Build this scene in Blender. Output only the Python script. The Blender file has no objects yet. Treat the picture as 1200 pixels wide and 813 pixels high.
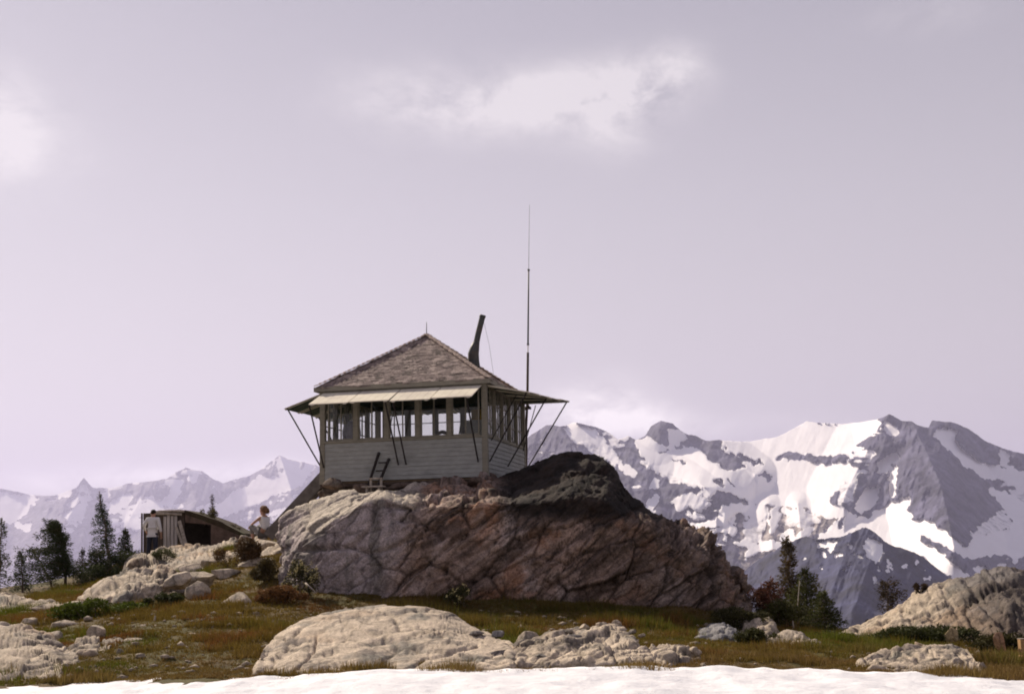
import bpy, bmesh, math, random
import numpy as np
from mathutils import Vector, Matrix, Euler, Quaternion
from mathutils.bvhtree import BVHTree
sc = bpy.context.scene
COL = sc.collection
rad = math.radians
# ------------------------------------------------------------------ camera geometry
FOC = 1500.0                       # focal length in photo pixels (photo 1200 x 813)
PITCH = math.atan(243.5 / FOC); ROLL = rad(1.2)
EYE = np.array([0.0, 0.0, 1.6])
fw = np.array([0, math.cos(PITCH), math.sin(PITCH)])
r0 = np.array([1.0, 0, 0]); u0 = np.array([0, -math.sin(PITCH), math.cos(PITCH)])
cr = math.cos(ROLL) * r0 - math.sin(ROLL) * u0
cu = math.sin(ROLL) * r0 + math.cos(ROLL) * u0
def ray(px, py):
    px = np.asarray(px, float); py = np.asarray(py, float)
    return fw + cr * ((px - 600) / FOC)[..., None] + cu * ((406.5 - py) / FOC)[..., None]
def at(px, py, Y):                 # world point where the sight line meets the plane y = Y
    d = ray(px, py)
    return EYE + d * (np.asarray(Y, float) / d[..., 1])[..., None]
def proj(P):
    q = np.asarray(P, float) - EYE
    z = np.maximum(q @ fw, 1e-3)
    return 600 + FOC * (q @ cr) / z, 406.5 - FOC * (q @ cu) / z
cam = bpy.data.cameras.new('camera'); cam.sensor_width = 36; cam.lens = 36 * FOC / 1200
cam.clip_start = 0.1; cam.clip_end = 200000
camo = bpy.data.objects.new('camera', cam); COL.objects.link(camo)
M = Matrix.Identity(4)
for i in range(3):
    M[i][0] = cr[i]; M[i][1] = cu[i]; M[i][2] = -fw[i]; M[i][3] = EYE[i]
camo.matrix_world = M
sc.camera = camo
# ------------------------------------------------------------------ noise (vectorised value noise)
def _h(ix, iy, iz, seed):
    n = (ix.astype(np.int64) * 374761393 + iy.astype(np.int64) * 668265263 + iz.astype(np.int64) * 2147483647 + seed * 1274126177) & 0xffffffff
    n = ((n ^ (n >> 13)) * 1274126177) & 0xffffffff
    n = ((n ^ (n >> 16)) * 2246822519) & 0xffffffff
    n = n ^ (n >> 15)
    return (n & 0xffffff) / float(0xffffff) * 2 - 1
def vn(P, seed=0):
    P = np.asarray(P, float); f = np.floor(P); t = P - f; i = f.astype(np.int64)
    t = t * t * t * (t * (t * 6 - 15) + 10)
    out = 0
    for dx in (0, 1):
        wx = t[..., 0] if dx else 1 - t[..., 0]
        for dy in (0, 1):
            wy = t[..., 1] if dy else 1 - t[..., 1]
            for dz in (0, 1):
                wz = t[..., 2] if dz else 1 - t[..., 2]
                out = out + wx * wy * wz * _h(i[..., 0] + dx, i[..., 1] + dy, i[..., 2] + dz, seed)
    return out
def fbm(P, freq, octv=4, seed=0, gain=.5, ridge=False):
    P = np.asarray(P, float); s = 0; a = 1; n = 0
    for o in range(octv):
        v = vn(P * freq + 17.3 * o, seed + o * 7)
        if ridge: v = 1 - 2 * np.abs(v)
        s = s + a * v; n += a; a *= gain; freq *= 2.03
    return s / n
def facet(P, freq, seed=0):           # chipped-rock relief: every cell is its own tilted plane
    Q = np.asarray(P, float).reshape(-1, 3) * freq; I = np.floor(Q).astype(np.int64); best = np.full(len(Q), 1e9); val = np.zeros(len(Q))
    for dx in (-1, 0, 1):
        for dy in (-1, 0, 1):
            for dz in (-1, 0, 1):
                C = I + np.array([dx, dy, dz]); j = np.stack([_h(C[:, 0], C[:, 1], C[:, 2], seed + k) for k in range(3)], 1)
                S = C + .5 + .45 * j; D = Q - S; d = (D * D).sum(1); t = np.stack([_h(C[:, 0], C[:, 1], C[:, 2], seed + 5 + k) for k in range(3)], 1)
                v = (D * t).sum(1) + .35 * t[:, 0]; m = d < best; best[m] = d[m]; val[m] = v[m]
    return val.reshape(np.shape(P)[:-1])
def blocks(P, freq, seed=0):          # jointed rock: height of the block each point belongs to, and its distance to the next joint
    Q = np.asarray(P, float).reshape(-1, 3) * freq; I = np.floor(Q).astype(np.int64); n = len(Q); b1 = np.full(n, 1e9); b2 = np.full(n, 1e9); off = np.zeros(n); S1 = np.zeros((n, 3)); S2 = np.zeros((n, 3)); tl = np.zeros(n)
    for dx in (-1, 0, 1):
        for dy in (-1, 0, 1):
            for dz in (-1, 0, 1):
                C = I + np.array([dx, dy, dz]); S = C + .5 + .45 * np.stack([_h(C[:, 0], C[:, 1], C[:, 2], seed + k) for k in range(3)], 1)
                d = ((Q - S) ** 2).sum(1); m = d < b1; m2 = ~m & (d < b2)
                b2 = np.where(m, b1, np.where(m2, d, b2)); S2[m] = S1[m]; S2[m2] = S[m2]; b1 = np.where(m, d, b1); S1[m] = S[m]
                h = _h(C[:, 0], C[:, 1], C[:, 2], seed + 9); off = np.where(m, h, off)
                tv = ((Q - S) * np.stack([_h(C[:, 0], C[:, 1], C[:, 2], seed + 11 + k) for k in range(3)], 1)).sum(1); tl = np.where(m, tv, tl)
    e = (b2 - b1) / (2 * np.linalg.norm(S2 - S1, axis=1) + 1e-6); sh = np.shape(P)[:-1]
    return (off + .8 * tl).reshape(sh), (e / freq).reshape(sh)
def v3(x, y, z=0.0):
    return np.stack([x, y, np.zeros_like(x) + z], -1)
def sst(a, b, x):
    t = np.clip((x - a) / (b - a), 0, 1); return t * t * (3 - 2 * t)
def inpoly(x, y, poly):
    poly = np.asarray(poly, float); c = np.zeros(x.shape, bool); n = len(poly); j = n - 1
    for i in range(n):
        xi, yi = poly[i]; xj, yj = poly[j]
        if yi != yj:
            c ^= ((yi > y) != (yj > y)) & (x < (xj - xi) * (y - yi) / (yj - yi) + xi)
        j = i
    return c
def dpoly(x, y, line):              # distance to a polyline
    d = np.full(x.shape, 1e9)
    for (ax, ay), (bx, by) in zip(line[:-1], line[1:]):
        vx, vy = bx - ax, by - ay
        t = np.clip(((x - ax) * vx + (y - ay) * vy) / (vx * vx + vy * vy + 1e-9), 0, 1)
        d = np.minimum(d, np.hypot(x - ax - t * vx, y - ay - t * vy))
    return d
# ------------------------------------------------------------------ mesh / object helpers
def tag(o, label=None, cat=None, group=None, kind=None):
    if label: o['label'] = label
    if cat: o['category'] = cat
    if group: o['group'] = group
    if kind: o['kind'] = kind
    return o
def thing(name, label, cat, loc=(0, 0, 0), rotz=0, group=None):
    o = bpy.data.objects.new(name, None); COL.objects.link(o)
    o.location = loc; o.rotation_euler = (0, 0, rotz); o.empty_display_size = .2
    return tag(o, label, cat, group)
def link(name, me, m=None, parent=None):
    o = bpy.data.objects.new(name, me); COL.objects.link(o)
    if m and not me.materials: me.materials.append(m)
    if parent: o.parent = parent
    return o
def mesh_np(name, V, F, m=None, smooth=True, attrs=None):
    V = np.asarray(V, np.float32); F = np.asarray(F, np.int32); k = F.shape[1]
    me = bpy.data.meshes.new(name)
    me.vertices.add(len(V)); me.vertices.foreach_set('co', V.ravel())
    me.loops.add(F.size); me.loops.foreach_set('vertex_index', F.ravel())
    me.polygons.add(len(F)); me.polygons.foreach_set('loop_start', np.arange(0, F.size, k, dtype=np.int32))
    me.polygons.foreach_set('loop_total', np.full(len(F), k, np.int32))
    if smooth: me.polygons.foreach_set('use_smooth', np.ones(len(F), bool))
    me.update(calc_edges=True)
    for nm, arr in (attrs or {}).items():
        arr = np.asarray(arr, np.float32)
        if arr.ndim == 1:
            a = me.attributes.new(nm, 'FLOAT', 'POINT'); a.data.foreach_set('value', arr)
        else:
            c4 = np.ones((len(V), 4), np.float32); c4[:, :3] = arr
            a = me.attributes.new(nm, 'FLOAT_COLOR', 'POINT'); a.data.foreach_set('color', c4.ravel())
    if m: me.materials.append(m)
    return me
def grid_faces(nu, nv):             # vertices indexed [u*nv+v]
    u, v = np.meshgrid(np.arange(nu - 1), np.arange(nv - 1), indexing='ij')
    a = (u * nv + v).ravel()
    return np.stack([a, a + nv, a + nv + 1, a + 1], 1)
class MB:                           # collects boxes, bars, tubes -> one mesh object
    def __init__(s): s.V = []; s.F = []
    def add(s, vs, fs):
        b = len(s.V); s.V += [tuple(v) for v in vs]; s.F += [tuple(b + i for i in f) for f in fs]; return s
    def box(s, x0, x1, y0, y1, z0, z1):
        vs = [(x, y, z) for x in (x0, x1) for y in (y0, y1) for z in (z0, z1)]
        return s.add(vs, [(0, 1, 3, 2), (4, 6, 7, 5), (0, 4, 5, 1), (2, 3, 7, 6), (0, 2, 6, 4), (1, 5, 7, 3)])
    def bar(s, p, q, w, h, up=(0, 0, 1)):      # box beam from p to q
        p = Vector(p); q = Vector(q); d = (q - p).normalized(); a = d.cross(Vector(up))
        if a.length < 1e-4: a = d.cross(Vector((1, 0, 0)))
        a.normalize(); b = a.cross(d).normalized(); vs = []
        for c in (p, q):
            for i, j in ((-1, -1), (1, -1), (1, 1), (-1, 1)): vs.append(c + a * (i * w / 2) + b * (j * h / 2))
        return s.add(vs, [(0, 1, 2, 3), (7, 6, 5, 4), (0, 4, 5, 1), (1, 5, 6, 2), (2, 6, 7, 3), (3, 7, 4, 0)])
    def tube(s, pts, rs, n=8, cap=True):
        pts = [Vector(p) for p in pts]; b = len(s.V); k = len(pts); a = None
        if not hasattr(rs, '__len__'): rs = [rs] * k
        for i, p in enumerate(pts):
            d = (pts[min(i + 1, k - 1)] - pts[max(i - 1, 0)]).normalized()
            if a is None:
                a = d.cross(Vector((0, 0, 1)))
                if a.length < .05: a = d.cross(Vector((1, 0, 0)))
            a = (a - d * a.dot(d)).normalized(); c = d.cross(a)
            for j in range(n):
                t = 2 * math.pi * j / n; s.V.append(tuple(p + (a * math.cos(t) + c * math.sin(t)) * rs[i]))
        for i in range(k - 1):
            for j in range(n):
                j2 = (j + 1) % n; s.F.append((b + i * n + j, b + i * n + j2, b + (i + 1) * n + j2, b + (i + 1) * n + j))
        if cap:
            s.F.append(tuple(b + j for j in reversed(range(n)))); s.F.append(tuple(b + (k - 1) * n + j for j in range(n)))
        return s
    def build(s, name, m, parent=None, smooth=False, bevel=0):
        me = bpy.data.meshes.new(name); me.from_pydata(s.V, [], s.F)
        bm = bmesh.new(); bm.from_mesh(me); bmesh.ops.recalc_face_normals(bm, faces=bm.faces)
        if bevel: bmesh.ops.bevel(bm, geom=bm.edges[:], offset=bevel, segments=1, affect='EDGES', clamp_overlap=True)
        bm.to_mesh(me); bm.free()
        if smooth:
            for p in me.polygons: p.use_smooth = True
        return link(name, me, m, parent)
# ------------------------------------------------------------------ material helpers
class NT:
    def __init__(s, nt): s.nt = nt
    def n(s, typ, **kw):
        nd = s.nt.nodes.new(typ)
        for k, v in kw.items():
            if k.startswith('i_'):
                key = k[2:]; key = int(key) if key.isdigit() else key
                sock = nd.inputs[key]
                if hasattr(v, 'is_output') or isinstance(v, bpy.types.NodeSocket): s.nt.links.new(v, sock)
                else: sock.default_value = v
            else: setattr(nd, k, v)
        return nd
    def math(s, op, a, b=None, c=None, clamp=False):
        nd = s.nt.nodes.new('ShaderNodeMath'); nd.operation = op; nd.use_clamp = clamp
        for i, v in enumerate((a, b, c)):
            if v is None: continue
            if isinstance(v, bpy.types.NodeSocket): s.nt.links.new(v, nd.inputs[i])
            else: nd.inputs[i].default_value = v
        return nd.outputs[0]
    def mix(s, fac, a, b, blend='MIX'):
        nd = s.nt.nodes.new('ShaderNodeMix'); nd.data_type = 'RGBA'; nd.blend_type = blend
        for sock, v in ((nd.inputs[0], fac), (nd.inputs[6], a), (nd.inputs[7], b)):
            if isinstance(v, bpy.types.NodeSocket): s.nt.links.new(v, sock)
            else: sock.default_value = (*v, 1) if hasattr(v, '__len__') and len(v) == 3 else v
        return nd.outputs[2]
    def noise(s, vec, scale, detail=4, rough=.55, dist=0):
        nd = s.n('ShaderNodeTexNoise'); nd.inputs['Scale'].default_value = scale; nd.inputs['Detail'].default_value = detail
        nd.inputs['Roughness'].default_value = rough; nd.inputs['Distortion'].default_value = dist
        if vec is not None: s.nt.links.new(vec, nd.inputs['Vector'])
        return nd.outputs['Fac']
    def ramp(s, fac, stops):
        nd = s.n('ShaderNodeValToRGB'); e = nd.color_ramp.elements
        while len(e) < len(stops): e.new(.5)
        for el, (p, c) in zip(e, stops): el.position = p; el.color = (*c, 1) if len(c) == 3 else c
        s.nt.links.new(fac, nd.inputs[0]); return nd.outputs[0]
    def link(s, a, b): s.nt.links.new(a, b)
def newmat(name):
    m = bpy.data.materials.new(name); m.use_nodes = True; t = NT(m.node_tree)
    b = m.node_tree.nodes['Principled BSDF']; b.inputs['Roughness'].default_value = .85
    b.inputs['Specular IOR Level'].default_value = .2
    return m, t, b
def simple(name, col, var=.25, scale=6, rough=.85, bump=0, bscale=30, stretch=(1, 1, 1), spec=.2, dirt=None):
    m, t, b = newmat(name)
    tc = t.n('ShaderNodeTexCoord'); mp = t.n('ShaderNodeMapping'); t.link(tc.outputs['Object'], mp.inputs[0]); mp.inputs['Scale'].default_value = stretch
    f = t.noise(mp.outputs[0], scale, 5)
    lo = tuple(c * (1 - var) for c in col); hi = tuple(min(1, c * (1 + var)) for c in col)
    c = t.ramp(f, [(.3, lo), (.7, hi)])
    if dirt:
        f2 = t.noise(mp.outputs[0], scale * .37, 6, .65)
        c = t.mix(t.math('MULTIPLY', t.math('SUBTRACT', f2, .5, clamp=True), 4, clamp=True), c, dirt)
    t.link(c, b.inputs['Base Color']); b.inputs['Roughness'].default_value = rough; b.inputs['Specular IOR Level'].default_value = spec
    if bump:
        bp = t.n('ShaderNodeBump'); bp.inputs['Strength'].default_value = bump; bp.inputs['Distance'].default_value = .01
        t.link(t.noise(mp.outputs[0], bscale, 4), bp.inputs['Height']); t.link(bp.outputs[0], b.inputs['Normal'])
    return m
def attrmat(name, attr='base', scales=((9, .35), (60, .3)), bump=.5, bdist=.03, rough=.9, spec=.15, trans=0, crack=0):
    """colour from a painted point attribute, broken up by fine noise"""
    m, t, b = newmat(name)
    a = t.n('ShaderNodeAttribute', attribute_name=attr); tc = t.n('ShaderNodeTexCoord').outputs['Object']
    c = a.outputs['Color']
    for sc_, am in scales:
        f = t.noise(tc, sc_, 5, .6)
        g = t.math('MULTIPLY_ADD', t.math('SUBTRACT', f, .5), 2 * am * 2, 1)
        c = t.mix(1, c, t.n('ShaderNodeCombineColor', i_0=g, i_1=g, i_2=g).outputs[0], 'MULTIPLY')
    if crack:
        vo = t.n('ShaderNodeTexVoronoi', feature='DISTANCE_TO_EDGE'); vo.inputs['Scale'].default_value = crack
        wv = t.n('ShaderNodeVectorMath', operation='MULTIPLY_ADD'); nz = t.n('ShaderNodeTexNoise'); nz.inputs['Scale'].default_value = 2; t.link(tc, nz.inputs[0])
        t.link(nz.outputs['Color'], wv.inputs[0]); wv.inputs[1].default_value = (.5, .5, .5); t.link(tc, wv.inputs[2]); t.link(wv.outputs[0], vo.inputs['Vector'])
        k = t.math('MULTIPLY_ADD', vo.outputs['Distance'], 22, .25, clamp=True)
        c = t.mix(.55, c, t.mix(1, c, t.n('ShaderNodeCombineColor', i_0=k, i_1=k, i_2=k).outputs[0], 'MULTIPLY'))
    t.link(c, b.inputs['Base Color']); b.inputs['Roughness'].default_value = rough; b.inputs['Specular IOR Level'].default_value = spec
    if bump:
        bp = t.n('ShaderNodeBump'); bp.inputs['Strength'].default_value = bump; bp.inputs['Distance'].default_value = bdist
        h = t.math('ADD', t.noise(tc, 16, 8, .7), t.math('MULTIPLY', t.noise(tc, 70, 4, .7), .5))
        t.link(h, bp.inputs['Height']); t.link(bp.outputs[0], b.inputs['Normal'])
    if trans:
        out = m.node_tree.nodes['Material Output']; tr = t.n('ShaderNodeBsdfTranslucent'); t.link(c, tr.inputs[0])
        mx = t.n('ShaderNodeMixShader'); mx.inputs[0].default_value = trans
        t.link(b.outputs[0], mx.inputs[1]); t.link(tr.outputs[0], mx.inputs[2]); t.link(mx.outputs[0], out.inputs[0])
    return m
# ------------------------------------------------------------------ render, light, sky
sc.view_settings.view_transform = 'Standard'; sc.view_settings.look = 'None'
sc.view_settings.exposure = 0.5; sc.view_settings.gamma = 1.0
cy = sc.cycles
cy.use_denoising = True; cy.max_bounces = 6; cy.diffuse_bounces = 3; cy.glossy_bounces = 2; cy.transparent_max_bounces = 24
cy.volume_bounces = 0; cy.filter_width = 1.9; cy.sample_clamp_indirect = 6
SUN = np.array([-.50, .64, .585]); SUN = SUN / np.linalg.norm(SUN)
SUN_EL = math.asin(SUN[2]); SUN_AZ = math.atan2(SUN[0], SUN[1])
sl = bpy.data.lights.new('sun', 'SUN'); sl.energy = 5.0; sl.angle = rad(.53); sl.color = (1.0, .88, .72)
so = bpy.data.objects.new('sun', sl); COL.objects.link(so)
so.rotation_euler = Vector(SUN).to_track_quat('Z', 'Y').to_euler(); so.location = (-40, 30, 60)
w = bpy.data.worlds.new('World'); sc.world = w; w.use_nodes = True
t = NT(w.node_tree); bg = w.node_tree.nodes['Background']
sky = t.n('ShaderNodeTexSky', sky_type='NISHITA', sun_disc=False, sun_elevation=SUN_EL, sun_rotation=SUN_AZ,
          altitude=1800, air_density=1.0, dust_density=2.6, ozone_density=1.0)
hs = t.n('ShaderNodeHueSaturation', i_Saturation=.16); t.link(sky.outputs[0], hs.inputs['Color'])
skc = t.mix(1, hs.outputs[0], (1.0, .93, .95), 'MULTIPLY')
dirv = t.n('ShaderNodeTexCoord').outputs['Generated']
nrm = t.n('ShaderNodeVectorMath', operation='NORMALIZE'); t.link(dirv, nrm.inputs[0])
sx = t.n('ShaderNodeSeparateXYZ'); t.link(nrm.outputs[0], sx.inputs[0])
AZ = t.math('ARCTAN2', sx.outputs[0], sx.outputs[1]); EL = t.math('ARCSINE', sx.outputs[2])
comb = t.n('ShaderNodeCombineXYZ', i_0=AZ, i_1=EL).outputs[0]
def azel(px, py):
    d = ray(px, py); d = d / np.linalg.norm(d); return math.atan2(d[0], d[1]), math.asin(d[2])
stretch = t.n('ShaderNodeVectorMath', operation='MULTIPLY'); t.link(comb, stretch.inputs[0]); stretch.inputs[1].default_value = (1, 1.7, 1)
n1 = t.noise(stretch.outputs[0], 13, 7, .62, .6); n2 = t.noise(stretch.outputs[0], 45, 5, .6, .4)
skc = t.mix(.62, skc, t.ramp(t.math('MULTIPLY', EL, 1.6, clamp=True), [(0, (8.4, 7.3, 6.9)), (.16, (7.4, 6.7, 6.6)), (.42, (6.1, 5.75, 6.15)), (.66, (4.6, 4.4, 5.1)), (1, (3.0, 3.0, 4.0))]))
cl2 = None
cl = None                            # clouds: soft patches at fixed bearings and heights on the sky
for (px, py, rx, ry, s) in [(470, 118, 75, 36, .55), (560, 125, 90, 32, .7), (640, 118, 85, 32, .8), (705, 118, 65, 38, .8), (790, 84, 34, 26, .95), (745, 100, 55, 28, .85),
                            (722, 150, 42, 34, .55), (8, 150, 34, 50, .95), (35, 165, 60, 45, .45), (700, 484, 50, 30, 1.5), (745, 494, 50, 20, 1.2), (800, 497, 60, 14, .45), (660, 500, 40, 26, .6),
                            (160, 556, 60, 13, 1.1), (265, 556, 60, 14, 1.0), (80, 566, 70, 13, .9), (340, 545, 60, 12, .5), (1090, 18, 60, 18, .3), (900, 500, 120, 14, .2)]:
    a, e = azel(px, py)
    dx = t.math('DIVIDE', t.math('SUBTRACT', AZ, a), rx / FOC); dy = t.math('DIVIDE', t.math('SUBTRACT', EL, e), ry / FOC)
    r2 = t.math('ADD', t.math('MULTIPLY', dx, dx), t.math('MULTIPLY', dy, dy))
    g = t.math('MULTIPLY', t.math('POWER', 2.718, t.math('MULTIPLY', r2, -.9)), s)
    if py > 400: cl2 = g if cl2 is None else t.math('ADD', cl2, g)
    else: cl = g if cl is None else t.math('ADD', cl, g)
tex = t.math('SUBTRACT', t.math('ADD', t.math('MULTIPLY', n1, 3.4), t.math('MULTIPLY', n2, 1.4)), .85)      # about 1.55 mean
cl = t.math('MULTIPLY', cl, t.math('SUBTRACT', tex, .75, clamp=False), clamp=True)
cl = t.math('MULTIPLY', cl, .47, clamp=True)
skc = t.mix(cl, skc, (11.5, 10.7, 10.6))
cl2 = t.math('MULTIPLY', t.math('MULTIPLY', cl2, t.math('SUBTRACT', tex, .75)), .55, clamp=True)
skc = t.mix(cl2, skc, (14.5, 13.5, 13.1))      # cloud banks low behind the ranges
t.link(skc, bg.inputs['Color']); bg.inputs['Strength'].default_value = .070

# ------------------------------------------------------------------ far mountains
def mountain_mat(name):
    m, t, b = newmat(name)
    a = t.n('ShaderNodeAttribute', attribute_name='snow').outputs['Fac']; c = t.n('ShaderNodeAttribute', attribute_name='base').outputs['Color']
    tc = t.n('ShaderNodeTexCoord').outputs['Object']
    f = t.noise(tc, .007, 10, .72)
    k = t.math('MAXIMUM', t.math('MULTIPLY_ADD', f, 9.0, -3.4), .15)
    rock = t.mix(1, c, t.n('ShaderNodeCombineColor', i_0=k, i_1=k, i_2=k).outputs[0], 'MULTIPLY')
    s = t.math('MULTIPLY_ADD', t.math('SUBTRACT', a, .5), 3.2, .5)
    s = t.math('ADD', s, t.math('MULTIPLY', t.math('SUBTRACT', t.noise(tc, .012, 8, .75), .5), 3.4))
    s = t.math('MULTIPLY', s, 1, clamp=True)
    sn = t.ramp(t.noise(tc, .0025, 5, .6), [(.3, (.84, .81, .81)), (.7, (.93, .90, .90))])
    t.link(t.mix(s, rock, sn), b.inputs['Base Color']); b.inputs['Roughness'].default_value = .9
    return m
MTN = mountain_mat('mountain rock and snow')
def c1(p): return [(640 + x / 4.064, 440 + y / 4.064) for x, y in p]
def c2(p): return [(880 + x / 2.903, 460 + y / 2.903) for x, y in p]
def c3(p): return [(x / 3.158, 520 + y / 3.158) for x, y in p]
def mountain(name, label, sky, base, d0, d1, x0, x1, nx, ny, snows, rocks, ridges, seed, relief=160, jag=3, col=(.052, .050, .078), pales=(), spots=(), dims=(), chute=None, grow=0, warp=3.5, pw=.9, fade=None):
    px = np.linspace(x0, x1, nx); s = np.array(sky, float)
    top = np.interp(px, s[:, 0], s[:, 1]) + jag * fbm(v3(px, px * 0), .045, 5, seed, .6)
    v = np.linspace(0, 1, ny)
    PX = np.repeat(px[:, None], ny, 1); PY = base + (top[:, None] - base) * v[None]
    Q = v3(PX, PY)
    ts = np.interp(px, s[:, 0], s[:, 1]); kk = np.exp(-np.linspace(-2.2, 2.2, nx // 8 * 2 + 1) ** 2); kk /= kk.sum(); pad = nx // 8
    ts = np.convolve(np.pad(ts, pad, mode='edge'), kk, 'valid')
    d = d0 + (d1 - d0) * np.clip((base - PY) / (base - ts[:, None]), 0, 1.35) ** pw
    Qg = v3(PX + .35 * PY, PY * .38)
    wx = PX + warp * (1.3 * fbm(Q, .06, 4, seed + 3, .65) + .9 * fbm(Q, .3, 2, seed + 13)); wy = PY + warp * (1.3 * fbm(Q, .06, 4, seed + 4, .65) + .9 * fbm(Q, .3, 2, seed + 14))
    wx = wx + 3.2 * fbm(v3(PX + .3 * PY, PY * .25), .16, 3, seed + 15)
    snow = np.zeros(PX.shape)
    for p in snows: snow[inpoly(wx, wy, p)] = 1
    for x, y, r in spots: snow = np.maximum(snow, (np.hypot((wx - x), (wy - y) * 1.3) < r * (1 + .6 * fbm(Q, .3, 2, seed + 5))).astype(float))
    for p in dims: snow = np.maximum(snow, .62 * inpoly(wx, wy, p))
    if grow:
        for _ in range(grow): snow = np.maximum.reduce([snow, np.roll(snow, 1, 0), np.roll(snow, -1, 0), np.roll(snow, 1, 1), np.roll(snow, -1, 1)])
    if chute:
        gl = fbm(v3(PX + .35 * PY, PY * .38), .03, 5, seed + 2, .55, True); lg = fbm(v3(PX * .3, PY), .13, 3, seed + 16)
        cm = ((gl + .5 * lg < chute[0]) | (lg - .5 * gl > chute[1])) & (PY < chute[2] + 14 * lg)
        for p in chute[3]: cm &= ~inpoly(wx, wy, p)
        snow = np.maximum(snow, .72 * cm)
    for p in rocks: snow[inpoly(wx, wy, p)] = 0
    k = .25 * (np.roll(snow, 3, 0) + np.roll(snow, -3, 0) + np.roll(snow, 3, 1) + np.roll(snow, -3, 1))
    d = d + relief * (1 - .88 * np.clip(.6 * k + .6 * snow, 0, 1)) * (fbm(Q, .011, 3, seed + 1) * 1.6 - fbm(Qg, .03, 5, seed + 2, .55, True) * .8 + fbm(Q, .12, 3, seed + 9) * .22 - fbm(v3(PX + .4 * PY, PY * .5), .11, 3, seed + 19, .55, True) * .26)
    for line, A, wl, wr in ridges:
        dist = dpoly(PX, PY, line)
        lx = np.interp(PY, [p[1] for p in line], [p[0] for p in line])
        wd = np.where(PX < lx, wl, wr)
        d = d - A * np.clip(1 - dist / wd, 0, 1)
    dr = ray(PX, PY); dh = np.hypot(dr[..., 0], dr[..., 1]); P = EYE + dr * (d / dh)[..., None]
    k = .25 * (np.roll(snow, 1, 0) + np.roll(snow, -1, 0) + np.roll(snow, 1, 1) + np.roll(snow, -1, 1)); snow = .5 * snow + .5 * k
    base_c = np.ones(PX.shape + (3,)) * np.array(col) * (1 + .35 * fbm(Q, .03, 4, seed + 6))[..., None]
    for p, c in pales:
        mk = inpoly(wx, wy, p); base_c[mk] = np.array(c) * (1 + .3 * fbm(Q, .06, 3, seed + 7))[mk][:, None]
    # foot running down to the valley floor, back slope behind the crest
    front = []; hd = dr / dh[..., None]
    f = P[:, :1].copy(); f[..., :2] *= (d[:, :1] - 900)[..., None] / d[:, :1][..., None]; f[..., 2] = -1020
    back = []
    for k in range(1, 6):
        b = P[:, -1:].copy(); b[..., :2] += hd[:, -1:, :2] / np.linalg.norm(hd[:, -1:, :2], axis=-1, keepdims=True) * (d1 - d0) * .16 * k
        b[..., 2] -= (P[:, -1:, 2] + 1020) * (k / 5.) ** 1.1; back.append(b)
    A = np.concatenate([f, P] + back, 1); n2_ = ny + 6
    ext = lambda a: np.concatenate([a[:, :1], a] + [a[:, -1:]] * 5, 1)
    me = mesh_np(name, A.reshape(-1, 3), grid_faces(nx, n2_)[:, ::-1], MTN, True, {'snow': ext(snow).ravel(), 'base': ext(base_c).reshape(-1, 3)})
    return tag(link(name, me), label, None, None, 'structure')

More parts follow.
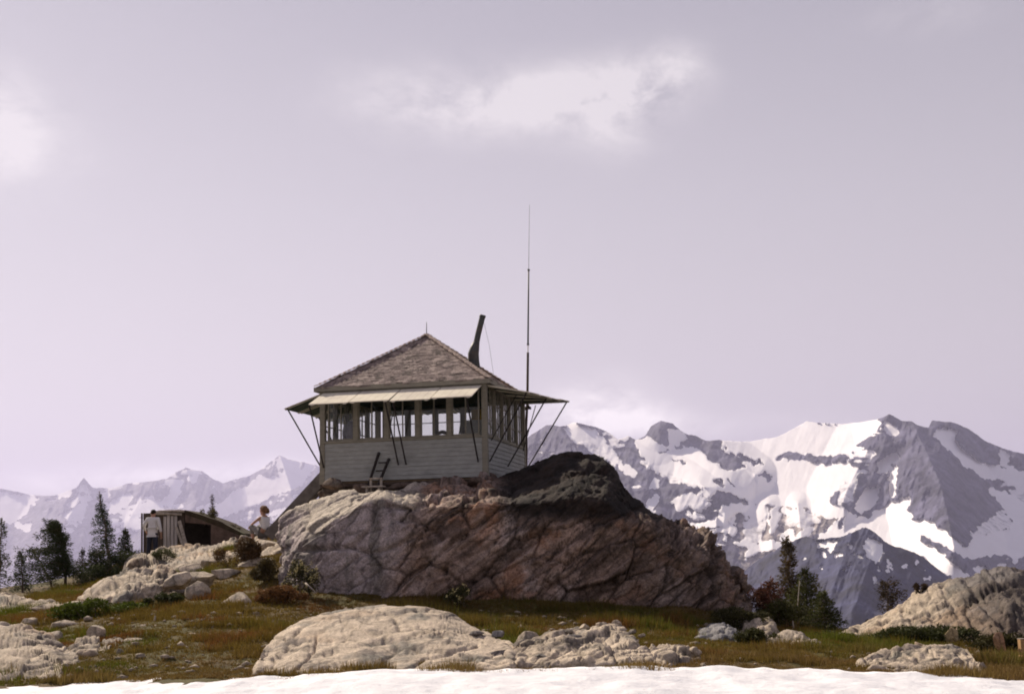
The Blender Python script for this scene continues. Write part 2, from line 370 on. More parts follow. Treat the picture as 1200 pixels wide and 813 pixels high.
# right-hand massif
skyR = [(380, 660), (480, 610), (560, 560), (600, 527), (625, 508), (640, 498), (648, 497), (656, 500), (664, 499), (672, 496), (682, 496), (697, 499), (714, 506), (724, 514), (736, 510),
        (746, 515), (756, 511), (763, 499), (774, 494), (788, 495), (797, 503), (806, 508), (815, 509), (827, 516), (850, 517), (880, 517), (914, 511), (945, 494), (961, 496), (987, 498), (1018, 493),
        (1030, 491), (1042, 486), (1056, 493), (1068, 493), (1078, 500), (1088, 503), (1092, 494), (1114, 493), (1135, 501), (1156, 517), (1176, 524), (1200, 531), (1260, 540), (1400, 600)]
snR = [c2(p) for p in [
    [(-10, 160), (100, 145), (190, 100), (240, 103), (310, 105), (400, 93), (425, 90), (430, 110), (400, 140), (370, 170), (340, 200), (335, 215), (280, 205), (200, 205), (130, 195), (95, 205), (80, 225), (50, 240), (-10, 225)],
    [(-10, 235), (50, 245), (70, 235), (130, 235), (190, 240), (250, 245), (330, 248), (365, 265), (350, 290), (300, 310), (270, 335), (250, 360), (265, 380), (300, 385), (330, 395), (330, 405), (310, 415), (270, 420), (230, 410), (190, 390), (100, 380), (-10, 372)],
    [(330, 405), (390, 440), (440, 400), (480, 375), (500, 390), (540, 410), (530, 430), (590, 440), (640, 470), (680, 490), (700, 515), (740, 525), (760, 480), (800, 490), (850, 475), (880, 465), (895, 440), (850, 370), (815, 330), (860, 340), (940, 390),
     (940, 480), (925, 550), (900, 580), (890, 560), (860, 550), (800, 550), (740, 555), (700, 540), (640, 500), (590, 485), (560, 480), (600, 520), (640, 545), (690, 590), (745, 625), (740, 640), (700, 630), (640, 590), (590, 560), (540, 540), (480, 530), (440, 500), (400, 470), (380, 455),
     (340, 470), (300, 510), (250, 515), (230, 490), (280, 460), (310, 420)],
    [(425, 240), (480, 215), (500, 215), (470, 245), (440, 268)], [(360, 395), (375, 350), (410, 330), (430, 325), (425, 360), (405, 395), (380, 408)],
    [(468, 255), (487, 255), (487, 345), (473, 350)],
    [(630, 145), (665, 120), (690, 130), (690, 170), (720, 195), (770, 235), (820, 255), (870, 265), (940, 270), (940, 325), (915, 325), (890, 305), (830, 290), (780, 280), (740, 250), (700, 215), (665, 180)],
    [(445, 100), (470, 105), (500, 130), (490, 145), (470, 130)], [(72, 390), (92, 385), (88, 440), (75, 480), (66, 470)], [(-10, 385), (40, 390), (40, 405), (-10, 410)], [(-10, 428), (50, 410), (40, 430), (-10, 442)],
    [(105, 482), (130, 472), (150, 490), (180, 475), (215, 465), (190, 487), (150, 508), (90, 522), (-10, 564), (-10, 540), (50, 510), (100, 510)], [(850, 200), (865, 205), (870, 250), (855, 245)], [(760, 590), (790, 588), (795, 602), (765, 606)], [(840, 585), (880, 600), (870, 620), (845, 605)],
    [(540, 360), (500, 370), (495, 385), (530, 400)], [(110, 395), (180, 400), (170, 410), (110, 408)]]] + [c1(p) for p in [
    [(100, 240), (150, 236), (200, 245), (240, 270), (270, 300), (305, 325), (300, 335), (260, 320), (200, 310), (150, 315), (110, 280)],
    [(345, 430), (400, 440), (435, 455), (425, 475), (380, 465), (345, 445)],
    [(430, 330), (470, 305), (520, 320), (560, 345), (590, 350), (600, 330), (580, 280), (570, 255), (620, 262), (665, 278), (640, 300), (600, 340), (580, 365), (640, 350), (690, 350), (740, 375), (800, 435), (860, 455), (920, 460), (980, 450), (1000, 430), (950, 395), (900, 365), (830, 310), (940, 310),
     (1040, 300), (1138, 280), (1138, 350), (1100, 370), (1050, 410), (1055, 440), (1138, 400), (1138, 610), (1060, 605), (980, 590), (900, 570), (850, 550), (790, 530), (740, 510), (660, 490), (560, 450), (500, 430), (480, 390), (440, 360)],
    [(600, 590), (640, 595), (690, 570), (750, 575), (740, 610), (715, 625), (690, 615), (660, 640), (630, 630)], [(515, 495), (540, 495), (535, 530), (510, 520)], [(480, 620), (530, 570), (515, 630)], [(685, 655), (715, 655), (710, 680)],
    [(740, 705), (800, 690), (830, 660), (840, 625), (900, 620), (1010, 625), (1040, 640), (970, 670), (900, 650), (870, 670), (850, 700), (800, 720)], [(720, 715), (760, 730), (780, 770), (740, 755)],
    [(1083, 620), (1102, 620), (1102, 700), (1087, 760), (1076, 700)], [(880, 725), (900, 720), (895, 760), (880, 755)], [(900, 800), (960, 785), (1010, 800), (960, 813)], [(1110, 800), (1138, 770), (1138, 813)]]]
rkR = [c1([(795, 485), (830, 490), (860, 525), (830, 530)]), c1([(860, 490), (885, 500), (900, 522), (885, 525)]), c1([(1030, 462), (1080, 475), (1075, 500), (1045, 495)]), c1([(535, 366), (580, 362), (582, 372), (545, 376)]), c1([(900, 365), (960, 378), (1040, 425), (1020, 430), (940, 395)]),
       c1([(600, 405), (650, 400), (660, 410), (620, 415)]), c2([(20, 285), (50, 275), (78, 288), (60, 300)]), c2([(300, 440), (318, 412), (325, 415), (310, 470)]), c2([(240, 440), (275, 425), (255, 465), (235, 470)])]
ridgeR = [([(1068, 493), (1086, 530), (1100, 563), (1110, 600), (1118, 642)], 1050, 70, 62), ([(1042, 486), (1020, 520), (1000, 560), (990, 580)], 420, 45, 35), ([(788, 495), (830, 515), (870, 545), (885, 556)], 420, 30, 26), ([(774, 494), (770, 515)], 300, 30, 30),
          ([(680, 496), (730, 520), (760, 546)], 420, 40, 30), ([(645, 497), (690, 540), (760, 575), (840, 570)], 500, 60, 45), ([(1110, 493), (1160, 520), (1210, 545)], 500, 40, 40), ([(820, 565), (850, 600), (845, 640)], 350, 50, 50), ([(900, 590), (905, 640)], 160, 15, 15), ([(935, 590), (940, 640)], 160, 15, 15)]
paleR = [(c2([(-40, 375), (190, 385), (330, 400), (300, 440), (220, 480), (120, 540), (-40, 640)]), (.24, .21, .19)), (c1([(480, 430), (560, 450), (740, 510), (700, 520), (560, 470)]), (.3, .28, .27)), (c1([(100, 300), (300, 340), (350, 420), (300, 400), (200, 350)]), (.2, .18, .18))]
mountain('mountain_massif', 'glaciated rocky massif with a dark pyramid peak on the right', skyR, 765, 4800, 10600, 380, 1420, 1150, 300, snR, rkR, ridgeR, 11, relief=170, pales=paleR, grow=2, chute=(-.22, .38, 665, [c2([(520, 80), (640, 150), (780, 290), (880, 470), (740, 520), (660, 470), (520, 400), (460, 240)]), c2([(620, 90), (760, 110), (940, 190), (940, 260), (780, 230), (690, 150)]), c1([(600, 300), (700, 280), (800, 320), (960, 450), (860, 450), (740, 370)])]), dims=[c1(p) for p in [[(150, 318), (250, 325), (310, 350), (360, 405), (345, 425), (280, 390), (200, 345)], [(440, 395), (500, 432), (560, 452), (660, 492), (745, 512), (730, 525), (650, 510), (560, 475), (490, 445)], [(560, 455), (700, 470), (800, 520), (740, 515)], [(850, 640), (900, 660), (880, 720), (840, 760), (830, 700)], [(1000, 660), (1060, 640), (1050, 720), (1020, 760)], [(120, 320), (180, 400), (230, 460), (200, 450)]]] + [c2(p) for p in [[(0, 380), (60, 395), (50, 470), (10, 520), (-20, 500)], [(120, 400), (200, 410), (240, 440), (180, 460), (130, 450)], [(250, 300), (300, 320), (260, 350)], [(300, 320), (360, 290), (345, 360), (300, 380)], [(750, 480), (860, 400), (880, 450), (800, 480)], [(880, 330), (929, 330), (929, 380), (900, 360)]]])
# darker wooded ridge in front of it
skyH = [(700, 800), (800, 720), (850, 688), (880, 663), (914, 640), (945, 628), (965, 630), (983, 630), (1000, 622), (1014, 618), (1024, 624), (1035, 632), (1062, 645), (1080, 652), (1118, 680), (1150, 690), (1200, 700), (1420, 760)]
spH = [(880 + x / 2.903, 460 + y / 2.903, r / 2.903) for x, y, r in [(340, 520, 9), (430, 600, 8), (462, 603, 7), (420, 630, 9), (428, 645, 8), (468, 575, 9), (470, 590, 8), (526, 590, 11), (560, 573, 8), (600, 628, 8), (215, 620, 5), (290, 550, 9), (245, 545, 10), (370, 560, 8), (262, 650, 5), (310, 548, 7), (500, 560, 5), (450, 545, 5), (175, 560, 6), (195, 585, 5), (150, 575, 5), (270, 530, 9), (350, 545, 5), (585, 600, 4), (240, 590, 4), (330, 590, 3.5), (310, 600, 3)]]
snH = [c2([(380, 515), (410, 492), (445, 515), (442, 545), (437, 570), (412, 580), (398, 555), (383, 530)]), c2([(225, 500), (300, 505), (270, 525), (230, 525)])]
mountain('wooded_ridge', 'dark blue wooded ridge flecked with old snow', skyH, 830, 2700, 4600, 700, 1420, 760, 230, snH, [], [([(1014, 618), (1000, 700), (990, 790)], 260, 120, 120)], 23, relief=70, jag=4, col=(.020, .022, .048), spots=spH, warp=3)
# faint far range on the left
skyL = [(-220, 590), (-60, 580), (0, 572), (32, 579), (63, 580), (90, 571), (98, 559), (108, 571), (130, 572), (150, 567), (177, 564), (196, 560), (206, 553), (218, 548), (237, 552), (250, 561), (262, 566), (280, 560), (292, 556), (304, 551), (316, 541), (328, 533), (345, 540), (370, 544), (400, 560), (440, 570), (480, 590), (560, 640)]
snL = [c3(p) for p in [[(820, 225), (880, 175), (950, 125), (1010, 130), (1080, 110), (1160, 85), (1140, 130), (1060, 165), (1000, 185), (940, 220), (900, 240), (830, 265), (740, 270), (720, 230)],
    [(640, 140), (680, 138), (660, 185), (620, 225), (595, 218), (635, 175)], [(350, 290), (400, 230), (470, 195), (482, 205), (440, 245), (390, 268), (370, 288)], [(230, 270), (300, 225), (302, 242), (250, 272)], [(525, 240), (560, 190), (575, 235), (590, 205), (600, 235), (560, 262), (525, 255)],
    [(465, 290), (540, 285), (520, 312), (470, 312)], [(-30, 200), (60, 195), (135, 198), (90, 255), (40, 295), (-30, 285)], [(240, 150), (280, 150), (260, 190), (200, 195)], [(690, 290), (760, 260), (820, 275), (760, 300)], [(400, 300), (440, 280), (430, 305)], [(60, 300), (110, 290), (90, 320)], [(1080, 200), (1180, 160), (1150, 210)]]]
rdL = [([(328, 533), (340, 570), (345, 610)], 2000, 70, 60), ([(218, 548), (230, 590), (200, 640)], 2000, 60, 60), ([(98, 559), (90, 590), (60, 640)], 1500, 50, 60), ([(177, 566), (150, 610)], 1200, 40, 40)]
mountain('far_mountain_range', 'pale far mountain range with snow streaks fading in haze', skyL, 730, 21000, 27000, -240, 560, 800, 190, snL, [], rdL, 37, grow=2, chute=(-.05, .20, 620, []), relief=380, jag=2, col=(.13, .12, .14))
# the air
hz = MB().box(-21000, 21000, -9000, 34000, -1022, 2450).build('haze', None)
hm = bpy.data.materials.new('hazy air'); hm.use_nodes = True; hn = hm.node_tree
for nd in list(hn.nodes):
    if nd.type == 'BSDF_PRINCIPLED': hn.nodes.remove(nd)
pv = hn.nodes.new('ShaderNodeVolumePrincipled'); pv.inputs['Density'].default_value = 3.9e-5
pv.inputs['Color'].default_value = (.69, .67, .99, 1); pv.inputs['Anisotropy'].default_value = .25
hn.links.new(pv.outputs[0], hn.nodes['Material Output'].inputs['Volume'])
hz.data.materials.append(hm); tag(hz, 'pale lilac mountain haze filling the air', None, None, 'stuff'); hz.display_type = 'WIRE'
# ------------------------------------------------------------------ near ground: one sheet from the snow edge to the horizon
ctl = [(-60, 802, 16.0), (100, 799, 16.2), (300, 793, 16.4), (500, 789, 16.6), (700, 785, 16.8), (850, 784, 16.9), (1000, 788, 16.7), (1190, 796, 16.3), (1300, 800, 16.2),
       (380, 702, 25.9), (450, 697, 26.5), (600, 700, 26.2), (720, 705, 26.2), (850, 716, 26.8), (880, 724, 27.4), (600, 737, 23.0), (450, 730, 23.6), (330, 735, 22.4), (700, 740, 23.0), (800, 742, 23.2), (600, 762, 19.6), (720, 762, 19.6), (850, 757, 21.6), (300, 703, 25.8), (250, 715, 24.2), (150, 730, 22.8), (60, 740, 22.5), (-60, 745, 22.5),
       (60, 707, 30), (0, 705, 34), (120, 700, 29), (-60, 712, 36), (20, 695, 40), (80, 690, 42), (-60, 700, 44), (140, 672, 42), (168, 656, 46.5), (205, 654, 46), (250, 643, 45.5), (290, 637, 43), (200, 680, 36), (240, 673, 36), (280, 662, 36), (310, 643, 38.5), (335, 620, 37), (330, 650, 33), (200, 685, 29), (260, 690, 28.5), (310, 680, 28.5), (340, 676, 28.6),
       (900, 745, 26.5), (940, 746, 29.5), (985, 747, 29.5), (1010, 751, 27.5), (1100, 750, 25), (1190, 760, 23), (1300, 765, 23), (1000, 771, 19.6), (850, 764, 20.4), (1100, 772, 19.6)]
C_ = np.array([at(a, b, c) for a, b, c in ctl])
extra = np.array([(0, 6, -.25), (-10, 6, -.2), (10, 6, -.25), (0, -10, -.6), (-25, 10, -.3), (25, 10, -.2), (-8, 56, -3.5), (-18, 58, -6), (-26, 50, -3.5), (-3, 56, -3), (2, 45, .2), (3, 55, -3), (9, 42, -4.0), (5, 48, -3), (13, 40, -4.5), (20, 40, -5), (24, 30, -.5), (11.5, 33.5, -.8), (8.0, 33.5, -.6), (16, 32, -.2), (-30, 40, -1.2), (0, 38, 1.6), (-2, 33, 1.6), (-3.5, 36, 1.3)])
C_ = np.concatenate([C_, extra])
def tpsk(a, b):
    r2 = (a[:, None, 0] - b[None, :, 0]) ** 2 + (a[:, None, 1] - b[None, :, 1]) ** 2
    return .5 * r2 * np.log(r2 + 1e-9)
N_ = len(C_); A_ = np.zeros((N_ + 3, N_ + 3)); A_[:N_, :N_] = tpsk(C_, C_) + .02 * np.eye(N_) * 30
Pm = np.c_[np.ones(N_), C_[:, :2]]; A_[:N_, N_:] = Pm; A_[N_:, :N_] = Pm.T
W_ = np.linalg.solve(A_, np.r_[C_[:, 2], 0, 0, 0])
def ground_z0(x, y):
    X = np.c_[np.ravel(x), np.ravel(y)]; out = np.zeros(len(X))
    for i in range(0, len(X), 20000):
        q = X[i:i + 20000]; out[i:i + 20000] = tpsk(q, C_) @ W_[:N_] + W_[N_] + q @ W_[N_ + 1:]
    return out.reshape(np.shape(x))
def ground_z(x, y):
    x = np.asarray(x, float); y = np.asarray(y, float)
    cx = np.clip(x, -34, 30); cyy = np.clip(y, -12, 60); z = ground_z0(cx, cyy)
    z = z + .07 * fbm(v3(x, y), .8, 3, 71) + .05 * fbm(v3(x, y), 2.6, 3, 72)
    dist = np.hypot(x - cx, y - cyy)
    return np.maximum(-1018 + 6 * fbm(v3(x, y), .0008, 2, 5), z - .62 * dist + np.minimum(dist * .1, 6) * fbm(v3(x, y), .02, 3, 6))
def graded(lo, hi, step, far, n):
    a = np.arange(lo, hi + step / 2, step); e = np.geomspace(step, far, n).cumsum(); e = e / e[-1] * far
    return np.concatenate([lo - e[::-1], a, hi + e])
gx = graded(-19, 18, .15, 20500, 46); gy = np.concatenate([-graded(0, 0, .15, 8800, 40)[41:][::-1] - 0 + 13, np.arange(13, 52, .15), 52 + np.cumsum(np.geomspace(.2, 1, 46)) * 0 + graded(0, 0, .2, 32500, 46)[47:]])
GX, GY = np.meshgrid(gx, gy, indexing='ij'); GZ = ground_z(GX, GY)
gcol = np.zeros(GX.shape + (3,)); q = v3(GX, GY)
m1 = fbm(q, .5, 4, 81); m2 = fbm(q, 1.7, 4, 82)
gcol[:] = (.085, .056, .020); gcol[m1 > 0] = (.070, .058, .016)
k = sst(.15, .45, m2)[..., None]; gcol = gcol * (1 - k) + np.array((.10, .066, .024)) * k
gcol *= 1.1
gcol *= (1 + .3 * fbm(q, 6, 2, 83))[..., None]
far_ = (np.hypot(GX, GY - 30) > 45)[..., None]; gcol = np.where(far_, np.array((.04, .045, .035)), gcol)
GROUND = attrmat('heath soil', scales=((4, .3), (30, .35)), bump=.6)
ground = tag(link('ground', mesh_np('ground', np.stack([GX, GY, GZ], -1).reshape(-1, 3), grid_faces(len(gx), len(gy)), GROUND, True, {'base': gcol.reshape(-1, 3)})), 'brown green heath hillside below the rock knob', None, None, 'structure')
# snowfield in the foreground
ex = np.array([-80, -40] + [at(p, y, 16.6)[0] for p, y in [(-150, 0), (0, 0), (100, 0)]] )
edge_px = [(-300, 806), (-100, 803), (30, 801), (100, 799), (160, 797), (200, 795), (260, 796), (300, 792), (400, 789), (450, 786), (520, 784), (600, 782), (680, 781), (740, 779), (800, 782), (830, 780), (880, 783), (920, 785), (960, 783), (1000, 788), (1060, 790), (1120, 791), (1190, 796), (1300, 800), (1500, 806)]
_e = np.array([at(a, b, 16.4 + .2 * math.sin(a * .011)) for a, b in edge_px])
sxs = np.concatenate([np.linspace(-60, -9, 40), np.arange(-8.9, 9, .06), np.linspace(9, 60, 40)]); svs = np.linspace(0, 1, 150) ** .6
ey_ = np.interp(sxs, _e[:, 0], _e[:, 1]) + .12 * fbm(v3(sxs, sxs * 0), .9, 4, 90); ez_ = np.interp(sxs, _e[:, 0], _e[:, 2])
SX = np.repeat(sxs[:, None], len(svs), 1); SY = -14 + (ey_[:, None] + 14) * svs[None]
back0 = -.02 + .0 * SX; edge_t = sst(.0, 1, np.clip((SY - 5) / 11.5, 0, 1))
SZ = np.where(True, back0 * (1 - edge_t) + ez_[:, None] * edge_t, 0) + .012 + .035 * fbm(v3(SX, SY), 1.1, 3, 91) * 1.2 + .022 * np.abs(fbm(v3(SX * .8, SY), 1.9, 3, 93)) - .03 * np.abs(fbm(v3(SX, SY * .6), 3.2, 2, 94)) + .02 * fbm(v3(SX, SY), 3.5, 2, 92)
sn_lip = np.stack([SX[:, -1], SY[:, -1] + .05, SZ[:, -1] - .5], -1)[:, None]
SNOWP = np.concatenate([np.stack([SX, SY, SZ], -1), sn_lip], 1)
m, t, b = newmat('old snow'); tc = t.n('ShaderNodeTexCoord').outputs['Object']
sc_ = t.ramp(t.noise(tc, 1.6, 6, .6), [(.3, (.58, .58, .62)), (.62, (.78, .77, .79))]); t.link(t.mix(t.math('MULTIPLY', t.math('SUBTRACT', t.noise(tc, 26, 3, .6), .66, clamp=True), 9, clamp=True), sc_, (.30, .26, .22)), b.inputs['Base Color']); b.inputs['Roughness'].default_value = .7
bp = t.n('ShaderNodeBump'); bp.inputs['Strength'].default_value = .5; bp.inputs['Distance'].default_value = .05; t.link(t.noise(tc, 7, 5), bp.inputs['Height']); t.link(bp.outputs[0], b.inputs['Normal'])
tag(link('snowfield', mesh_np('snowfield', SNOWP.reshape(-1, 3), grid_faces(len(sxs), len(svs) + 1), m)), 'bright white snowfield along the bottom of the view', None, None, 'structure')

# ------------------------------------------------------------------ rocks lofted from cross sections
ROCK = attrmat('weathered granite', scales=((4, .34), (30, .42), (110, .3)), bump=.6, bdist=.022, crack=.8)
ROCKB = attrmat('stained brown rock', scales=((5, .42), (26, .5), (90, .35)), bump=.6, bdist=.04, crack=1.1)
ROCKS = []                          # (verts, faces) in world space for later height queries
def cmr(A, axis, n):                # resample with Catmull-Rom along an axis
    A = np.moveaxis(A, axis, 0); k = len(A); tt = np.linspace(0, k - 1, n); i = np.clip(tt.astype(int), 0, k - 2); f = (tt - i)[:, None, None]
    g = lambda j: A[np.clip(j, 0, k - 1)]
    p0, p1, p2, p3 = g(i - 1), g(i), g(i + 1), g(i + 2)
    out = .5 * (2 * p1 + (p2 - p0) * f + (2 * p0 - 5 * p1 + 4 * p2 - p3) * f ** 2 + (3 * p1 - p0 - 3 * p2 + p3) * f ** 3)
    return np.moveaxis(out, 0, axis)
def grid_normals(P):
    n = np.cross(np.gradient(P, axis=0), np.gradient(P, axis=1)); return n / (np.linalg.norm(n, axis=-1, keepdims=True) + 1e-9)
def loft(name, cols, label, nu, nv, mat, paint, seed, back=1.2, chip=.035, chipf=2.6, mask=None, blk=(.022, .035, .8), dip=.35, stretch=2.6, amps=(.10, .06, .03), freqs=(.5, 1.6, 6), bed=None, bedamp=0, cracks=(), cat='rock', group=None, ends=.3, extra=None):
    K = []
    for px, pts in cols:
        w = [at(px, a, b) for a, b in pts]
        f0 = w[0] + np.array([0, -.15, -.6]); r = w[-1]; h = r[2] - w[0][2]
        bk = [r + np.array([0, back * .5, -.06 * h]), r + np.array([0, back, -.35 * h]), r + np.array([0, back * 1.35, -1.0 * h - .8])]
        K.append([f0] + w + bk)
    K = np.array(K); e0 = K[0].copy(); e1 = K[-1].copy(); c0 = K[0].mean(0); c1_ = K[-1].mean(0)
    e0 = c0 + (e0 - c0) * .6 + np.array([-ends, 0, -.6]); e1 = c1_ + (e1 - c1_) * .6 + np.array([ends, 0, -.6])
    K = np.concatenate([e0[None], K, e1[None]])
    G = cmr(cmr(K, 1, nv), 0, nu)
    N = grid_normals(G)
    if N[nu // 2, nv // 2] @ np.array([0, -.5, 1.0]) < 0: N = -N
    d = amps[0] * fbm(G, freqs[0], 3, seed) + amps[1] * fbm(G, freqs[1], 4, seed + 1, .5, True) + amps[2] * fbm(G, freqs[2], 3, seed + 2)
    if bed is not None:             # bedding planes: stepped ledges
        s = (G @ np.array(bed)) + .16 * fbm(G, .6, 3, seed + 3); a = s - np.floor(s)
        msk = .5 + .5 * fbm(G, .45, 2, seed + 4)
        d = d + bedamp * (a ** .6 - .5 - .9 * sst(.86, 1, a)) * msk
        s2 = s * 2.7 + .5 * fbm(G, 1.5, 2, seed + 5); a2 = s2 - np.floor(s2); d = d + bedamp * .4 * (a2 - .5) * msk
    W3 = G + .10 * np.stack([fbm(G, 2.2, 3, seed + 11), fbm(G, 2.2, 3, seed + 12), fbm(G, 2.2, 3, seed + 13)], -1)
    d = d + chip * facet(W3 * np.array([1, 1, 1.4]), chipf, seed + 20) + .45 * chip * facet(W3 * np.array([1, 1, 1.5]), chipf * 2.6, seed + 30)
    cd, sd = math.cos(dip), math.sin(dip); BQ = np.stack([W3[..., 0] * cd + W3[..., 2] * sd, W3[..., 1] * .8, (W3[..., 2] * cd - W3[..., 0] * sd) * stretch], -1)
    joint = np.zeros(d.shape)
    for fq, am in ((blk[2], 1.0), (blk[2] * 2.7, .42)):
        o_, e_ = blocks(BQ, fq, seed + 50); g_ = np.exp(-(e_ / (.022 * am + .008)) ** 2) * am; d = d + blk[0] * am * o_ - blk[1] * g_; joint = np.maximum(joint, g_)
    px, py = proj(G)
    if mask is not None: d = d * mask(px, py)
    for line, depth, wd in cracks:
        jx = 3 * fbm(G, 2.5, 3, seed + 8); d = d - depth * np.exp(-(dpoly(px + jx, py + jx, line) / wd) ** 2)
    if extra is not None: d = d + extra(G, px, py)
    P = G + N * d[..., None]
    base = paint(P, px, py, N); base = lerp(base, base * .35, joint * .6)      # colour darkened along the joints
    me = mesh_np(name, P.reshape(-1, 3), grid_faces(nu, nv), mat, True, {'base': base.reshape(-1, 3)})
    ROCKS.append((P.reshape(-1, 3), grid_faces(nu, nv)))
    o = link(name, me); tag(o, label, cat, group); return o
GRAN = np.array((.42, .345, .265)); GREY = np.array((.24, .225, .22)); RUST = np.array((.26, .16, .09)); DARK = np.array((.10, .085, .075)); LICH = np.array((.17, .16, .14))
def lerp(a, b, k): return a * (1 - k[..., None]) + b * k[..., None]
def paint_slab(gran=GRAN, seed=0, lich=.35, rust=.15):
    def f(P, px, py, N):
        c = np.ones(P.shape) * gran
        c = c * (1 + .22 * fbm(P, 1.3, 4, seed + 40))[..., None]
        c = lerp(c, LICH, sst(lich - .12, lich + .12, fbm(P, 1.1, 5, seed + 41, .6)) * .85)
        c = lerp(c, RUST * 1.2, sst(rust + .1, rust + .5, fbm(P, .7, 4, seed + 42)) * .6)
        S = np.stack([P[..., 0] * .95 + P[..., 2] * .3, P[..., 1] * .7, (P[..., 2] * .95 - P[..., 0] * .3) * 7 + P[..., 1] * 1.2], -1)
        st_ = fbm(S, 1.1, 5, seed + 43, .65); c = lerp(c, DARK * 1.2, sst(.16, .42, st_) * .75); c = lerp(c, gran * 1.25, sst(-.12, -.4, st_) * .6)
        c = lerp(c, DARK * 1.5, sst(.20, .34, fbm(P, 2.2, 5, seed + 44, .65)) * .75)
        return c
    return f
kn = [(331, [(662, 28.4), (657.5, 28.52), (653.3, 28.78), (652, 29.02), (634.0, 29.51), (616, 30)]),
      (340, [(678, 27.6), (662.7, 27.72), (648.4, 27.98), (644, 28.22), (622.0, 29.11), (600, 30)]),
      (365, [(688, 26.9), (658.3, 27.02), (630.6, 27.28), (622, 27.52), (605.0, 28.56), (588, 29.6)]),
      (400, [(692, 26.6), (651.0, 26.72), (612.8, 26.98), (601, 27.22), (590.0, 28.31), (579, 29.4)]),
      (428, [(694, 26.5), (646.8, 26.62), (602.6, 26.88), (589, 27.12), (583.2, 28.21), (577.5, 29.3)]),
      (450, [(695, 26.4), (643.7, 26.52), (595.8, 26.78), (581, 27.02), (578.5, 28.16), (576, 29.3)]),
      (466, [(696, 26.3), (646.5, 26.42), (600.3, 26.68), (586, 26.92), (580.5, 28.26), (575, 29.6)]),
      (490, [(697, 26.3), (648.9, 26.42), (603.9, 26.68), (590, 26.92), (581.5, 28.46), (573, 30)]),
      (540, [(698, 26.2), (649.0, 26.32), (603.2, 26.58), (589, 26.82), (578.5, 28.66), (568, 30.5)]),
      (580, [(699, 26.1), (649.0, 26.22), (602.4, 26.48), (588, 26.72), (575.0, 28.86), (562, 31)]),
      (620, [(700, 26.1), (648.7, 26.22), (600.8, 26.48), (586, 26.72), (566.5, 28.76), (547, 30.8)]),
      (650, [(701, 26.1), (647.5, 26.22), (597.5, 26.48), (582, 26.72), (558.5, 28.36), (535, 30)]),
      (680, [(702, 26.1), (647.1, 26.22), (595.9, 26.48), (580, 26.72), (556.5, 28.26), (533, 29.8)]),
      (714, [(704, 26.1), (651.8, 26.22), (603.1, 26.48), (588, 26.72), (566.0, 28.06), (544, 29.4)]),
      (732, [(705, 26.1), (661.4, 26.22), (620.6, 26.48), (608, 26.72), (592.0, 27.96), (576, 29.2)]),
      (760, [(707, 26.1), (668.8, 26.22), (633.0, 26.48), (622, 26.72), (609.0, 27.86), (596, 29)]),
      (790, [(709, 26.2), (676.6, 26.32), (646.4, 26.58), (637, 26.82), (625.0, 27.81), (613, 28.8)]),
      (818, [(712, 26.3), (681.0, 26.42), (652.0, 26.68), (643, 26.92), (630.5, 27.81), (618, 28.7)]),
      (836, [(714, 26.5), (688.4, 26.62), (664.4, 26.88), (657, 27.12), (645.5, 27.81), (634, 28.5)]),
      (855, [(717, 26.7), (700.4, 26.82), (684.8, 27.08), (680, 27.32), (674.0, 27.81), (668, 28.3)]),
      (876, [(726, 27.0), (719.2, 27.12), (713.0, 27.38), (711, 27.62), (707.5, 27.91), (704, 28.2)])]
CB = at(570.5, 558, 31.15); PSI = rad(13)      # front right foot of the cabin walls, its turn
def knob_paint(P, px, py, N):
    n = fbm(P, .9, 5, 201, .6); n2 = fbm(P, 2.4, 4, 202)
    c = np.ones(P.shape) * np.array((.27, .19, .15)) * (1 + .5 * n2)[..., None]
    c = lerp(c, np.array((.40, .32, .29)), sst(-.05, .3, fbm(P * np.array((1, 1, .35)), 1.3, 5, 203, .6)) * .75)
    c = lerp(c, np.array((.29, .15, .085)), sst(.1, .4, fbm(P, 1.6, 4, 204)) * .75)
    c = lerp(c, np.array((.085, .062, .05)), sst(.12, .4, fbm(P * np.array((1, 1, .6)), 1.1, 5, 205, .6)) * .8)
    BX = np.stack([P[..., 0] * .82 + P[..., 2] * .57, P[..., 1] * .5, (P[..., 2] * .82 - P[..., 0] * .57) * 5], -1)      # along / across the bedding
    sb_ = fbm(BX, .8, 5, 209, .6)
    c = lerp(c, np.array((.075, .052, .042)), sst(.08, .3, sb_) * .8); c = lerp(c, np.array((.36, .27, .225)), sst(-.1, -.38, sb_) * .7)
    jn = np.abs(fbm(BX * np.array([.5, .5, .75]), .9, 4, 210, .6)); c = lerp(c, np.array((.03, .022, .018)), sst(.05, .012, jn) * .75)  # thin dark lines along the bedding: crevice shade painted in with dirt
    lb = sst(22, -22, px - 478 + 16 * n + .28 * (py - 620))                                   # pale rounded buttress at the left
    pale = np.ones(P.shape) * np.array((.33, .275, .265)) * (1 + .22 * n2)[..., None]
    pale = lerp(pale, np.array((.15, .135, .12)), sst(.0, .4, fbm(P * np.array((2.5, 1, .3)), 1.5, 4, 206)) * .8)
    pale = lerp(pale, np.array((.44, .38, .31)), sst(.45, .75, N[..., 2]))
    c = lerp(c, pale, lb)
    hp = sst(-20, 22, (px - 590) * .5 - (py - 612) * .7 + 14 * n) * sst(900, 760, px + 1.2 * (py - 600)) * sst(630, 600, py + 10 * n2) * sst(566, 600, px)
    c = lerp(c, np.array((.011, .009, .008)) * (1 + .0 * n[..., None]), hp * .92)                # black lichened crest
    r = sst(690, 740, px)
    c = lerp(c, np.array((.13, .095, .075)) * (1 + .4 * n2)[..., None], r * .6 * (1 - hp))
    return c
